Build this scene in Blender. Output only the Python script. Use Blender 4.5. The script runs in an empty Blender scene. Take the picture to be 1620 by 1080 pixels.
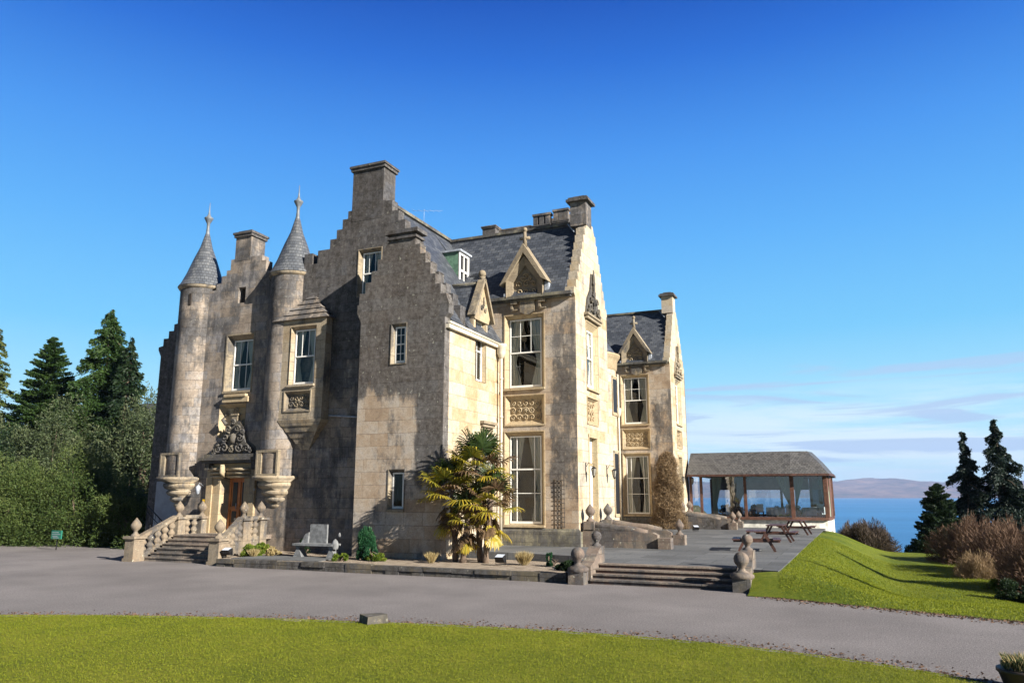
import bpy, math, random
import numpy as np
from mathutils import Vector, noise as mnoise
from mathutils.geometry import tessellate_polygon
random.seed(7); np.random.seed(7)
S = bpy.context.scene
R = math.radians
# ---------------------------------------------------------------- camera
cam = bpy.data.objects.new('camera', bpy.data.cameras.new('camera'))
S.collection.objects.link(cam)
cam.location = (0, 0, 2.6)
PIT = math.atan(243/1210.); YAW = math.atan(540/math.hypot(1210, 243))
cam.rotation_euler = (math.pi/2+PIT, 0, YAW)
cam.data.sensor_width = 36; cam.data.lens = 1210/1620*36
cam.data.clip_start = .1; cam.data.clip_end = 60000
S.camera = cam
# ---------------------------------------------------------------- world and sun
SUN = Vector((1, -.307, .507)).normalized()
W = bpy.data.worlds.new('World'); S.world = W; W.use_nodes = True
nt = W.node_tree; nt.nodes.clear()
def nd(nt, t, **kw):
    n = nt.nodes.new(t)
    for k, v in kw.items():
        if hasattr(n, k): setattr(n, k, v)
    return n
def lk(nt, a, b): nt.links.new(a, b)
def math_(nt, op, a, b=None, c=None, clamp=False):
    n = nt.nodes.new('ShaderNodeMath'); n.operation = op; n.use_clamp = clamp
    for i, v in enumerate((a, b, c)):
        if v is None: continue
        if isinstance(v, (int, float)): n.inputs[i].default_value = v
        else: nt.links.new(v, n.inputs[i])
    return n.outputs[0]
def smooth(nt, v, a, b, lo=0., hi=1.):
    n = nt.nodes.new('ShaderNodeMapRange'); n.interpolation_type = 'SMOOTHSTEP'
    nt.links.new(v, n.inputs[0])
    for i, x in enumerate((a, b, lo, hi)): n.inputs[i+1].default_value = x
    return n.outputs[0]
def mixc(nt, f, a, b, mode='MIX'):
    n = nt.nodes.new('ShaderNodeMix'); n.data_type = 'RGBA'; n.blend_type = mode
    for s, v in ((n.inputs[0], f), (n.inputs[6], a), (n.inputs[7], b)):
        if isinstance(v, (int, float)): s.default_value = v
        elif isinstance(v, tuple): s.default_value = (*v, 1)
        else: nt.links.new(v, s)
    return n.outputs[2]
def ramp(nt, f, stops):
    n = nt.nodes.new('ShaderNodeValToRGB'); e = n.color_ramp.elements
    while len(e) < len(stops): e.new(.5)
    for i, (p, c) in enumerate(stops):
        e[i].position = p; e[i].color = (*c, 1) if isinstance(c, tuple) else (c, c, c, 1)
    if f is not None: nt.links.new(f, n.inputs[0])
    return n.outputs[0]
def noise_(nt, vec, scale, detail=4, rough=.55, dist=0.):
    n = nt.nodes.new('ShaderNodeTexNoise')
    n.inputs['Scale'].default_value = scale; n.inputs['Detail'].default_value = detail
    n.inputs['Roughness'].default_value = rough; n.inputs['Distortion'].default_value = dist
    if vec is not None: nt.links.new(vec, n.inputs['Vector'])
    return n.outputs['Fac']
def mapping(nt, vec, scale=(1, 1, 1), loc=(0, 0, 0)):
    n = nt.nodes.new('ShaderNodeMapping'); nt.links.new(vec, n.inputs[0])
    n.inputs['Scale'].default_value = scale; n.inputs['Location'].default_value = loc
    return n.outputs[0]

sky = nd(nt, 'ShaderNodeTexSky', sky_type='NISHITA', sun_disc=False, sun_elevation=math.asin(SUN.z),
         sun_rotation=math.atan2(SUN.x, SUN.y), altitude=300, air_density=1.0, dust_density=.25, ozone_density=2.6)
tc = nd(nt, 'ShaderNodeTexCoord'); sep = nd(nt, 'ShaderNodeSeparateXYZ'); lk(nt, tc.outputs['Generated'], sep.inputs[0])
el = sep.outputs[2]
# deep blue overhead, darkened above the view to cut fill light, pale at the horizon, laid over the physical sky
grad = ramp(nt, el, [(0, (.30, .43, .46)), (.06, (.25, .405, .465)), (.13, (.165, .355, .465)), (.2, (.088, .285, .46)), (.32, (.050, .208, .45)), (.42, (.028, .145, .41)), (.52, (.007, .073, .32)), (.575, (.002, .045, .25)), (.66, (.001, .018, .09)), (1., (.001, .008, .03))])
gs = nd(nt, 'ShaderNodeVectorMath', operation='SCALE'); lk(nt, grad, gs.inputs[0]); gs.inputs['Scale'].default_value = 9.4
skb = mixc(nt, .975, sky.outputs[0], gs.outputs[0])
cv = mapping(nt, tc.outputs['Generated'], (2.6, 2.6, 22))
n1 = noise_(nt, cv, 1.3, 7, .6, .3)
n2 = noise_(nt, mapping(nt, tc.outputs['Generated'], (2.3, 2.3, 30), (3, 1, 2)), 1.5, 5, .5, .5)
az = smooth(nt, sep.outputs[0], -.55, -.05)          # more cloud toward the sea side
wash = math_(nt, 'MULTIPLY', math_(nt, 'MULTIPLY', smooth(nt, n1, .40, .60), smooth(nt, el, .075, .15, 1, 0)), az)
skw = mixc(nt, math_(nt, 'MULTIPLY', wash, .9), skb, (3.6, 4.25, 4.55))
lil = math_(nt, 'MULTIPLY', math_(nt, 'MULTIPLY', smooth(nt, n2, .50, .575), math_(nt, 'MULTIPLY', smooth(nt, el, .012, .04), smooth(nt, el, .135, .175, 1, 0))), az)
skl = mixc(nt, math_(nt, 'MULTIPLY', lil, .8), skw, (2.1, 2.8, 4.0))
# the sky behind the camera is dimmed to cut fill light on shaded walls
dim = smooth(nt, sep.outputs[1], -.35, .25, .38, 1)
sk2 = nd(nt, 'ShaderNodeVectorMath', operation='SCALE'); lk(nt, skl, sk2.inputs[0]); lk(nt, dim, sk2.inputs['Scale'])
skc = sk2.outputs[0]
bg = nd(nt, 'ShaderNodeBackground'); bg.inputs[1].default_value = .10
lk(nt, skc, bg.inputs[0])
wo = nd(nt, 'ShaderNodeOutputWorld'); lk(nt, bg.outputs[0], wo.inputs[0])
ld = bpy.data.lights.new('sun', 'SUN'); ld.energy = 5.0; ld.angle = R(.5); ld.color = (1, .945, .85)
lo = bpy.data.objects.new('sun', ld); S.collection.objects.link(lo)
lo.rotation_euler = (-SUN).to_track_quat('-Z', 'Y').to_euler(); lo.location = (40, -10, 30)
S.view_settings.view_transform = 'Standard'; S.view_settings.look = 'None'
S.view_settings.exposure = 1.2; S.view_settings.gamma = 1

# ---------------------------------------------------------------- materials
def newmat(name):
    m = bpy.data.materials.new(name); m.use_nodes = True
    nt = m.node_tree; b = nt.nodes['Principled BSDF']
    return m, nt, b
def simple(name, col, rough=.7, metal=0., nscale=0, namt=.25, bump=0., spec=None):
    m, nt, b = newmat(name)
    b.inputs['Roughness'].default_value = rough; b.inputs['Metallic'].default_value = metal
    if spec is not None: b.inputs['Specular IOR Level'].default_value = spec
    if nscale:
        t = nd(nt, 'ShaderNodeTexCoord').outputs['Object']
        f = noise_(nt, t, nscale, 6, .6)
        lo_ = tuple(c*(1-namt) for c in col); hi = tuple(min(1, c*(1+namt)) for c in col)
        lk(nt, mixc(nt, smooth(nt, f, .35, .65), lo_, hi), b.inputs['Base Color'])
        if bump:
            bp = nd(nt, 'ShaderNodeBump'); bp.inputs['Strength'].default_value = bump; bp.inputs['Distance'].default_value = .02
            lk(nt, noise_(nt, t, nscale*4, 5, .6), bp.inputs['Height']); lk(nt, bp.outputs[0], b.inputs['Normal'])
    else: b.inputs['Base Color'].default_value = (*col, 1)
    return m

def stone(name, pal, base=.12, zmask=None, xmask=None, band=None, dark=(.038, .037, .038), bw=.86, bh=.42, amt=.93, joint=.75, speck=.3):
    """ashlar: blocks of pal colours, dark weathering, and painted recess shade, where the masks say"""
    m, nt, b = newmat(name)
    uv = nd(nt, 'ShaderNodeUVMap').outputs[0]
    pos = nd(nt, 'ShaderNodeNewGeometry').outputs['Position']
    sp = nd(nt, 'ShaderNodeSeparateXYZ'); lk(nt, pos, sp.inputs[0])
    wob = nd(nt, 'ShaderNodeTexNoise'); wob.inputs['Scale'].default_value = 1.1; lk(nt, uv, wob.inputs['Vector'])
    vm = nd(nt, 'ShaderNodeVectorMath', operation='SCALE'); lk(nt, wob.outputs['Color'], vm.inputs[0]); vm.inputs['Scale'].default_value = .05
    va = nd(nt, 'ShaderNodeVectorMath', operation='ADD'); lk(nt, uv, va.inputs[0]); lk(nt, vm.outputs[0], va.inputs[1])
    br = nd(nt, 'ShaderNodeTexBrick'); lk(nt, va.outputs[0], br.inputs['Vector'])
    br.inputs['Color1'].default_value = (0, 0, 0, 1); br.inputs['Color2'].default_value = (1, 1, 1, 1)
    br.inputs['Mortar'].default_value = (.5, .5, .5, 1); br.inputs['Scale'].default_value = 1
    br.inputs['Mortar Size'].default_value = .010; br.inputs['Mortar Smooth'].default_value = .6
    br.inputs['Brick Width'].default_value = bw; br.inputs['Row Height'].default_value = bh
    br.offset = .43; br.squash = .75; br.squash_frequency = 3
    n_big = noise_(nt, pos, .45, 5, .6); n_mid = noise_(nt, pos, 2.2, 8, .68); n_fin = noise_(nt, pos, 16, 6, .7)
    f = math_(nt, 'ADD', math_(nt, 'MULTIPLY', br.outputs['Color'], .32), math_(nt, 'MULTIPLY', math_(nt, 'SUBTRACT', math_(nt, 'ADD', n_mid, n_big), .60), .86))
    k = len(pal)
    col = ramp(nt, f, [(.15+.7*i/(k-1), c) for i, c in enumerate(pal)])
    n_f2 = noise_(nt, pos, 6.5, 6, .75)
    dirt = mixc(nt, smooth(nt, n_f2, .42, .68, 0, .24 if base < .2 else .46), col, (.13, .115, .095)); col = dirt
    col = mixc(nt, smooth(nt, n_fin, .45, .7, 0, .35), col, (.09, .08, .06))
    col = mixc(nt, smooth(nt, n_f2, .30, .44, .30, 0), col, (.56, .50, .38))
    # weathering; the entrance mask also carries recess shade
    t = None
    if zmask:
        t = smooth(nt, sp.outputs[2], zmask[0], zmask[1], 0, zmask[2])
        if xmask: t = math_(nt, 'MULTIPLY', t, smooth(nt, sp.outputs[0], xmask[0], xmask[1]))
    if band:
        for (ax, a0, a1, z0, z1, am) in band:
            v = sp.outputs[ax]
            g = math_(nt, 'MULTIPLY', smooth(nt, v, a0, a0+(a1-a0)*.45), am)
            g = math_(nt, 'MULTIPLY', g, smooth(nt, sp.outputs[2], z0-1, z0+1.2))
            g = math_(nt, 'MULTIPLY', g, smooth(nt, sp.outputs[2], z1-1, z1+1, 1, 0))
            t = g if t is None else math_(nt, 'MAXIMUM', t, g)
    streak = noise_(nt, mapping(nt, pos, (2.6, 2.6, .55)), 1.0, 8, .72)
    n_huge = noise_(nt, mapping(nt, pos, (1, 1, .7), (7, 3, 1)), .8, 4, .6)
    nn = math_(nt, 'ADD', math_(nt, 'MULTIPLY', n_big, .45), math_(nt, 'MULTIPLY', streak, .75))
    nn = math_(nt, 'ADD', nn, math_(nt, 'MULTIPLY', math_(nt, 'SUBTRACT', n_huge, .55), .85))
    if t is None: t = base
    else: t = math_(nt, 'MAXIMUM', t, base)
    nn = math_(nt, 'ADD', nn, math_(nt, 'MULTIPLY', math_(nt, 'SUBTRACT', br.outputs['Color'], .5), .05))
    mott = noise_(nt, pos, 5.5, 9, .75)
    nn = math_(nt, 'ADD', nn, math_(nt, 'MULTIPLY', math_(nt, 'SUBTRACT', mott, .5), .45))
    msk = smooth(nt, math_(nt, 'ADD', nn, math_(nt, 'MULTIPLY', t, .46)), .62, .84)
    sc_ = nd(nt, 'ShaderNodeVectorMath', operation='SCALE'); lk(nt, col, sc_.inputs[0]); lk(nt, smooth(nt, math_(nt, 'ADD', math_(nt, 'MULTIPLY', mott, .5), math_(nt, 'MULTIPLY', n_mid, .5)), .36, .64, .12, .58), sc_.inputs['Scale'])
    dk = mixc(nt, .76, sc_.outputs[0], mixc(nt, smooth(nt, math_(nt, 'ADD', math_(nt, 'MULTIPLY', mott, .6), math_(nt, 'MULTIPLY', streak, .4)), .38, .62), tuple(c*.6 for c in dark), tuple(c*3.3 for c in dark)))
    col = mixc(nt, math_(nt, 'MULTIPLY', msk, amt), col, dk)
    # pale lichen
    vo = noise_(nt, pos, 7.5, 3, .5)
    lich = math_(nt, 'MULTIPLY', smooth(nt, vo, .66, .72), speck)
    col = mixc(nt, lich, col, (.42, .41, .33))
    mort = math_(nt, 'MULTIPLY', br.outputs['Fac'], math_(nt, 'MULTIPLY', smooth(nt, n_f2, .36, .60, .12, 1), joint))
    col = mixc(nt, mort, col, (.07, .06, .05))
    lk(nt, col, b.inputs['Base Color']); b.inputs['Roughness'].default_value = .9
    b.inputs['Specular IOR Level'].default_value = .25
    h = math_(nt, 'SUBTRACT', math_(nt, 'ADD', math_(nt, 'MULTIPLY', n_fin, .35), math_(nt, 'MULTIPLY', math_(nt, 'ADD', n_mid, br.outputs['Color']), .3)), math_(nt, 'MULTIPLY', br.outputs['Fac'], .6))
    bp = nd(nt, 'ShaderNodeBump'); bp.inputs['Strength'].default_value = .8; bp.inputs['Distance'].default_value = .035
    lk(nt, h, bp.inputs['Height']); lk(nt, bp.outputs[0], b.inputs['Normal'])
    return m
BUFF = [(0.258, 0.182, 0.123), (0.381, 0.279, 0.19), (0.449, 0.357, 0.268), (0.477, 0.414, 0.347), (0.362, 0.328, 0.303)]
CREAM = [(0.418, 0.269, 0.143), (0.467, 0.35, 0.217), (0.515, 0.432, 0.312), (0.53, 0.456, 0.359), (0.483, 0.424, 0.359)]
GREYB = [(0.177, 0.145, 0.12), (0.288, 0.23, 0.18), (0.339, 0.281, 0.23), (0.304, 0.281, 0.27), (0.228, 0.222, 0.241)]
M = {}
M['st_front'] = stone('weathered_shaded_ashlar_entrance', GREYB, .30, zmask=(4.5, 10.8, 1.0), xmask=(-23.2, -22.3), speck=.35, joint=.6)  # real weathering high on the gable; lower down the mask paints the recess shade
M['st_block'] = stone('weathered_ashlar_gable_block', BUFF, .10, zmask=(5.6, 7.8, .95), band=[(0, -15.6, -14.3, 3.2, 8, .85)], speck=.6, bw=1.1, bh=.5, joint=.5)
M['st_side'] = stone('clean_cream_ashlar', CREAM, .06, speck=.1, joint=.22, amt=.55, bw=1.1, bh=.5)
M['st_bay'] = stone('ashlar_bay_front', BUFF, .10, band=[(0, -12.0, -10.8, 2.2, 9.4, .52)], speck=.25, joint=.3, bw=1.1, bh=.5)
M['st_tur'] = stone('ashlar_turret', GREYB, .30, speck=.3, zmask=(7.5, 10.5, .55))
M['st_turc'] = stone('ashlar_turret_cream', [(.32, .23, .14), (.38, .30, .20), (.41, .34, .25), (.36, .31, .24)], .18, speck=.2)
M['st_dark'] = stone('blackened_shaded_ashlar', GREYB, .85, speck=.4)
M['st_trim'] = stone('stone_trim', [(.24, .19, .13), (.31, .25, .17), (.35, .30, .22)], .22, bw=1.3, bh=.9, joint=.2, speck=.2)
M['st_trimc'] = stone('stone_trim_cream', [(.38, .27, .15), (.44, .34, .21), (.48, .40, .27)], .06, bw=1.3, bh=.9, joint=.2, speck=.1, amt=.6)
M['st_plinth'] = stone('mossy_plinth_stone', [(.16, .15, .10), (.24, .22, .16), (.30, .27, .2)], .5, bw=.9, bh=.34, speck=.3)
M['st_kerb'] = stone('mossy_rubble_kerb', [(.09, .08, .05), (.16, .13, .09), (.22, .19, .13)], .55, bw=.9, bh=.34, speck=.3)
M['st_chim'] = stone('chimney_ashlar', GREYB, .45, speck=.3)
M['st_chimd'] = stone('sooty_chimney_ashlar', GREYB, 1.0, speck=.15, dark=(.028, .028, .03))
M['st_garden'] = stone('reddish_garden_stone', [(0.144, 0.101, 0.079), (0.194, 0.144, 0.115), (0.238, 0.194, 0.151), (0.202, 0.187, 0.144)], .34, bw=1.1, bh=.4, joint=.35, speck=.9)
M['st_balu'] = stone('balustrade_stone', [(0.234, 0.171, 0.117), (0.279, 0.225, 0.162), (0.306, 0.261, 0.198)], .34, bw=1.4, bh=.8, joint=.15, speck=.8)
M['st_carve'] = stone('dark_carved_stone', [(0.096, 0.084, 0.066), (0.138, 0.12, 0.09), (0.198, 0.168, 0.12)], .5, bw=3, bh=3, joint=0, speck=.3)
M['st_step'] = stone('worn_step_stone', [(.20, .15, .12), (.26, .21, .17), (.34, .30, .24)], .30, bw=1.6, bh=.6, joint=.3, speck=.4)

def slate(name, cols, bw=.28, bh=.2):
    m, nt, b = newmat(name)
    uv = nd(nt, 'ShaderNodeUVMap').outputs[0]; pos = nd(nt, 'ShaderNodeNewGeometry').outputs['Position']
    br = nd(nt, 'ShaderNodeTexBrick'); lk(nt, uv, br.inputs['Vector'])
    br.inputs['Color1'].default_value = (0, 0, 0, 1); br.inputs['Color2'].default_value = (1, 1, 1, 1)
    br.inputs['Mortar'].default_value = (0, 0, 0, 1); br.inputs['Scale'].default_value = 1
    br.inputs['Mortar Size'].default_value = .012; br.inputs['Mortar Smooth'].default_value = .1
    br.inputs['Brick Width'].default_value = bw; br.inputs['Row Height'].default_value = bh
    n = noise_(nt, pos, 1.5, 6, .65); n2 = noise_(nt, pos, 9, 5, .7)
    f = math_(nt, 'ADD', math_(nt, 'MULTIPLY', br.outputs['Color'], .5), math_(nt, 'MULTIPLY', math_(nt, 'ADD', n, n2), .28))
    col = ramp(nt, f, [(.1+.8*i/(len(cols)-1), c) for i, c in enumerate(cols)])
    col = mixc(nt, math_(nt, 'MULTIPLY', br.outputs['Fac'], .85), col, (.012, .013, .016))
    lk(nt, col, b.inputs['Base Color']); b.inputs['Roughness'].default_value = .55
    # each course tilts: sawtooth height along the slope
    su = nd(nt, 'ShaderNodeSeparateXYZ'); lk(nt, uv, su.inputs[0])
    saw = math_(nt, 'FRACT', math_(nt, 'DIVIDE', su.outputs[1], bh))
    h = math_(nt, 'ADD', math_(nt, 'MULTIPLY', math_(nt, 'SUBTRACT', 1, saw), .5), math_(nt, 'MULTIPLY', br.outputs['Color'], .35))
    h = math_(nt, 'ADD', h, math_(nt, 'MULTIPLY', n2, .3))
    bp = nd(nt, 'ShaderNodeBump'); bp.inputs['Strength'].default_value = .7; bp.inputs['Distance'].default_value = .03
    lk(nt, h, bp.inputs['Height']); lk(nt, bp.outputs[0], b.inputs['Normal'])
    return m
M['slate'] = slate('blue_grey_slate', [(.028, .033, .043), (.046, .053, .066), (.075, .083, .10), (.115, .122, .13)])
M['slate_cone'] = slate('cone_slate', [(.045, .05, .06), (.075, .082, .095), (.115, .122, .133), (.15, .15, .15)], .22, .17)
M['shingle'] = slate('brown_shingle', [(.042, .04, .039), (.072, .069, .067), (.115, .11, .106), (.065, .063, .062)], .2, .16)
M['lead'] = simple('lead_flashing', (.34, .37, .42), .5, 0, 5, .3)
M['white'] = simple('white_paint', (.80, .79, .75), .4, 0, 6, .06)
M['cream_paint'] = simple('cream_paint', (.55, .50, .40), .45, 0, 4, .1)
M['finial'] = simple('pale_finial_paint', (.15, .165, .18), .5, 0, 6, .2)
M['green'] = simple('verdigris_copper', (.10, .19, .13), .7, 0, 6, .25, .2)
M['orange_wood'] = simple('varnished_door_wood', (.42, .13, .025), .38, 0, 3, .25)
M['dark_wood'] = simple('dark_stained_wood', (.075, .034, .024), .5, 0, 6, .35, .2)
M['post_wood'] = simple('reddish_post_wood', (.115, .052, .033), .6, 0, 5, .3, .2)
M['black_metal'] = simple('black_iron', (.02, .02, .022), .45, .3)
M['curtain'] = simple('cream_curtain', (.78, .74, .64), .9)
M['greencurtain'] = simple('pale_green_curtain', (.42, .50, .40), .9)
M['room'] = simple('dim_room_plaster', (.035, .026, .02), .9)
M['render'] = simple('pale_wall_render', (.32, .34, .38), .9, 0, 2, .1)
M['whitewash'] = simple('stained_white_render', (.68, .66, .58), .9, 0, 2.5, .25, .2)
M['trellis'] = simple('weathered_trellis_wood', (.10, .085, .07), .8)
M['lamp_glass'] = simple('lamp_glass', (.35, .33, .28), .2)
M['yellow'] = simple('yellow_plastic', (.85, .50, .02), .4)
M['bench'] = simple('grey_bench_stone', (.17, .175, .18), .85, 0, 5, .3, .4)
M['cloth'] = simple('white_tablecloth', (.8, .82, .82), .8)
M['bark'] = simple('rough_bark', (.12, .085, .06), .95, 0, 7, .4, .6)
M['signgreen'] = simple('green_sign_paint', (.02, .16, .11), .5)
M['tub'] = simple('dark_tub', (.03, .022, .018), .6, 0, 5, .3)
M['paleplastic'] = simple('pale_notice', (.55, .6, .7), .4)

def glass(name, tint=(.8, .85, .85), refl=.5, rough=.02):
    m, nt, b = newmat(name); nt.nodes.remove(b)
    out = [n for n in nt.nodes if n.type == 'OUTPUT_MATERIAL'][0]
    tr = nd(nt, 'ShaderNodeBsdfTransparent'); tr.inputs[0].default_value = (*tint, 1)
    gl = nd(nt, 'ShaderNodeBsdfGlossy'); gl.inputs['Roughness'].default_value = rough; gl.inputs['Color'].default_value = (.95, .97, 1, 1)
    pos = nd(nt, 'ShaderNodeNewGeometry').outputs['Position']
    bp = nd(nt, 'ShaderNodeBump'); bp.inputs['Strength'].default_value = .08; bp.inputs['Distance'].default_value = .05
    lk(nt, noise_(nt, pos, 1.3, 2), bp.inputs['Height']); lk(nt, bp.outputs[0], gl.inputs['Normal'])
    fr = nd(nt, 'ShaderNodeFresnel'); fr.inputs[0].default_value = 1.5
    f = math_(nt, 'MULTIPLY', fr.outputs[0], refl*2, clamp=True)
    mx = nd(nt, 'ShaderNodeMixShader'); lk(nt, f, mx.inputs[0]); lk(nt, tr.outputs[0], mx.inputs[1]); lk(nt, gl.outputs[0], mx.inputs[2])
    lk(nt, mx.outputs[0], out.inputs[0]); return m
M['glass'] = glass('window_glass', (.82, .85, .85), .55)
M['cglass'] = glass('clear_wide_glass', (.84, .92, .95), 2.5)

def leafmat(name, cols, trans=.35, rough=.55, spec=.3):
    m, nt, b = newmat(name)
    at = nd(nt, 'ShaderNodeAttribute', attribute_name='rnd')
    pos = nd(nt, 'ShaderNodeNewGeometry').outputs['Position']
    f = math_(nt, 'ADD', math_(nt, 'MULTIPLY', at.outputs['Fac'], .6), math_(nt, 'MULTIPLY', noise_(nt, pos, .9, 3), .4))
    col = ramp(nt, f, [(.12+.76*i/(len(cols)-1), c) for i, c in enumerate(cols)])
    lk(nt, col, b.inputs['Base Color']); b.inputs['Roughness'].default_value = rough
    b.inputs['Specular IOR Level'].default_value = spec
    out = [n for n in nt.nodes if n.type == 'OUTPUT_MATERIAL'][0]
    tl = nd(nt, 'ShaderNodeBsdfTranslucent'); lk(nt, col, tl.inputs[0])
    mx = nd(nt, 'ShaderNodeMixShader'); mx.inputs[0].default_value = trans
    lk(nt, b.outputs[0], mx.inputs[1]); lk(nt, tl.outputs[0], mx.inputs[2]); lk(nt, mx.outputs[0], out.inputs[0])
    return m
M['l_dark'] = leafmat('dark_conifer_leaf', [(.008, .020, .010), (.018, .038, .014), (.035, .060, .020)])
M['l_fir'] = leafmat('blackish_fir_leaf', [(.006, .014, .011), (.012, .026, .018), (.028, .045, .030)], .2)
M['l_yew'] = leafmat('mid_conifer_leaf', [(.016, .038, .009), (.036, .075, .016), (.075, .12, .028)])
M['l_cyp'] = leafmat('yellowish_conifer_leaf', [(.04, .06, .014), (.085, .115, .025), (.16, .17, .045)])
M['l_grey'] = leafmat('grey_green_leaf', [(.04, .062, .028), (.085, .112, .048), (.16, .17, .085)])
M['l_rho'] = leafmat('rhododendron_leaf', [(.020, .042, .010), (.045, .075, .018), (.085, .115, .030), (.135, .15, .05)], .2, .6, .2)
M['l_brown'] = leafmat('brown_twig', [(.07, .042, .030), (.135, .085, .058), (.22, .145, .10)], .15, .8, .1)
M['l_twig'] = leafmat('grey_brown_twig', [(.06, .045, .035), (.11, .085, .065), (.17, .13, .10)], .15, .8, .1)
M['l_creep'] = leafmat('dry_creeper', [(.16, .11, .06), (.27, .19, .11), (.38, .28, .17)], .25, .8, .1)
M['l_straw'] = leafmat('dry_straw', [(.28, .20, .08), (.42, .33, .16), (.5, .42, .24)], .3, .8, .1)
M['l_bright'] = leafmat('bright_shrub_leaf', [(.04, .09, .008), (.13, .19, .02), (.28, .27, .04)], .35)
M['l_blueg'] = leafmat('blue_green_conifer', [(.008, .05, .02), (.02, .09, .035), (.05, .13, .05)], .25)
M['l_lawn'] = leafmat('lawn_blade', [(.12, .16, .013), (.19, .22, .018), (.28, .285, .032)], .35, .7, .1)
M['l_palm'] = leafmat('palm_blade', [(.06, .085, .014), (.19, .20, .028), (.38, .31, .035), (.50, .34, .035)], .35, .4, .5)
M['l_palmg'] = leafmat('green_palm_blade', [(.02, .045, .018), (.05, .08, .02), (.10, .13, .03)], .35, .4, .5)
M['l_palmd'] = leafmat('dead_palm_blade', [(.06, .035, .02), (.12, .075, .04), (.21, .14, .08)], .2, .8, .1)

def ground(name, cols, s1, s2, rough=.95, bump=.4, bscale=60, dist=.02, streak=None, ca=.5):
    m, nt, b = newmat(name)
    pos = nd(nt, 'ShaderNodeNewGeometry').outputs['Position']
    a = noise_(nt, pos, s1, 6, .6); c = noise_(nt, pos, s2, 5, .7)
    f = math_(nt, 'ADD', math_(nt, 'MULTIPLY', a, ca), math_(nt, 'MULTIPLY', c, 1-ca))
    if streak:
        f = math_(nt, 'ADD', math_(nt, 'MULTIPLY', f, .75), math_(nt, 'MULTIPLY', noise_(nt, mapping(nt, pos, streak), 1, 5, .6), .25))
    col = ramp(nt, f, [(.34+.32*i/(len(cols)-1), x) for i, x in enumerate(cols)])
    lk(nt, col, b.inputs['Base Color']); b.inputs['Roughness'].default_value = rough; b.inputs['Specular IOR Level'].default_value = .2
    bp = nd(nt, 'ShaderNodeBump'); bp.inputs['Strength'].default_value = bump; bp.inputs['Distance'].default_value = dist
    lk(nt, noise_(nt, pos, bscale, 4, .7), bp.inputs['Height']); lk(nt, bp.outputs[0], b.inputs['Normal'])
    return m
M['asphalt'] = ground('chipped_drive', [(.10, .090, .089), (.20, .181, .176), (.32, .292, .282)], .3, 26, .95, .8, 40, .03, None, .3)
M['terrace'] = ground('grey_terrace_tarmac', [(.085, .088, .092), (.13, .133, .137), (.18, .182, .18)], .6, 14, .9, .4, 60, .012)
def paving(m):
    nt = m.node_tree; b = nt.nodes['Principled BSDF']; src = b.inputs['Base Color'].links[0].from_socket
    pos = nd(nt, 'ShaderNodeNewGeometry').outputs['Position']
    br = nd(nt, 'ShaderNodeTexBrick'); lk(nt, pos, br.inputs['Vector']); br.inputs['Color1'].default_value = (.62, .62, .62, 1); br.inputs['Color2'].default_value = (1.15, 1.15, 1.15, 1)
    br.inputs['Mortar'].default_value = (.35, .35, .33, 1); br.inputs['Scale'].default_value = 1; br.inputs['Brick Width'].default_value = 1.7; br.inputs['Row Height'].default_value = 1.15; br.inputs['Mortar Size'].default_value = .022; br.inputs['Mortar Smooth'].default_value = .6
    lk(nt, mixc(nt, .75, src, br.outputs[0], 'MULTIPLY'), b.inputs['Base Color'])
paving(M['terrace'])
M['gravel'] = ground('pale_gravel', [(.20, .15, .11), (.36, .29, .22), (.52, .44, .35)], 3, 45, .95, 1, 55, .05)
M['grass'] = ground('mown_grass', [(.09, .12, .008), (.18, .195, .014), (.29, .27, .03)], .45, 9, .9, 1, 90, .05)
M['grass2'] = ground('bank_grass', [(.065, .105, .007), (.135, .17, .012), (.215, .225, .024)], .4, 7, .9, 1, 60, .06)
M['rough'] = ground('rough_ground', [(.03, .032, .015), (.06, .06, .03), (.09, .08, .04)], .4, 8)
M['soil'] = ground('dark_soil', [(.025, .018, .012), (.045, .034, .022), (.08, .06, .04)], 1, 14)
M['hillm'] = ground('heathery_hill', [(.03, .05, .03), (.16, .11, .10), (.30, .20, .14)], .0022, .009, .95, 0, 1, .1)
m, nt, b = newmat('sea_water'); M['sea'] = m
pos = nd(nt, 'ShaderNodeNewGeometry').outputs['Position']
b.inputs['Roughness'].default_value = .32; b.inputs['IOR'].default_value = 1.33; b.inputs['Specular IOR Level'].default_value = .28
lk(nt, mixc(nt, smooth(nt, noise_(nt, mapping(nt, pos, (.002, .006, 1)), 1, 5, .6), .35, .65), (.015, .125, .31), (.026, .17, .39)), b.inputs['Base Color'])
bp = nd(nt, 'ShaderNodeBump'); bp.inputs['Strength'].default_value = .8; bp.inputs['Distance'].default_value = 1.2
lk(nt, noise_(nt, pos, .12, 8, .7), bp.inputs['Height']); lk(nt, bp.outputs[0], b.inputs['Normal'])

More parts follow.
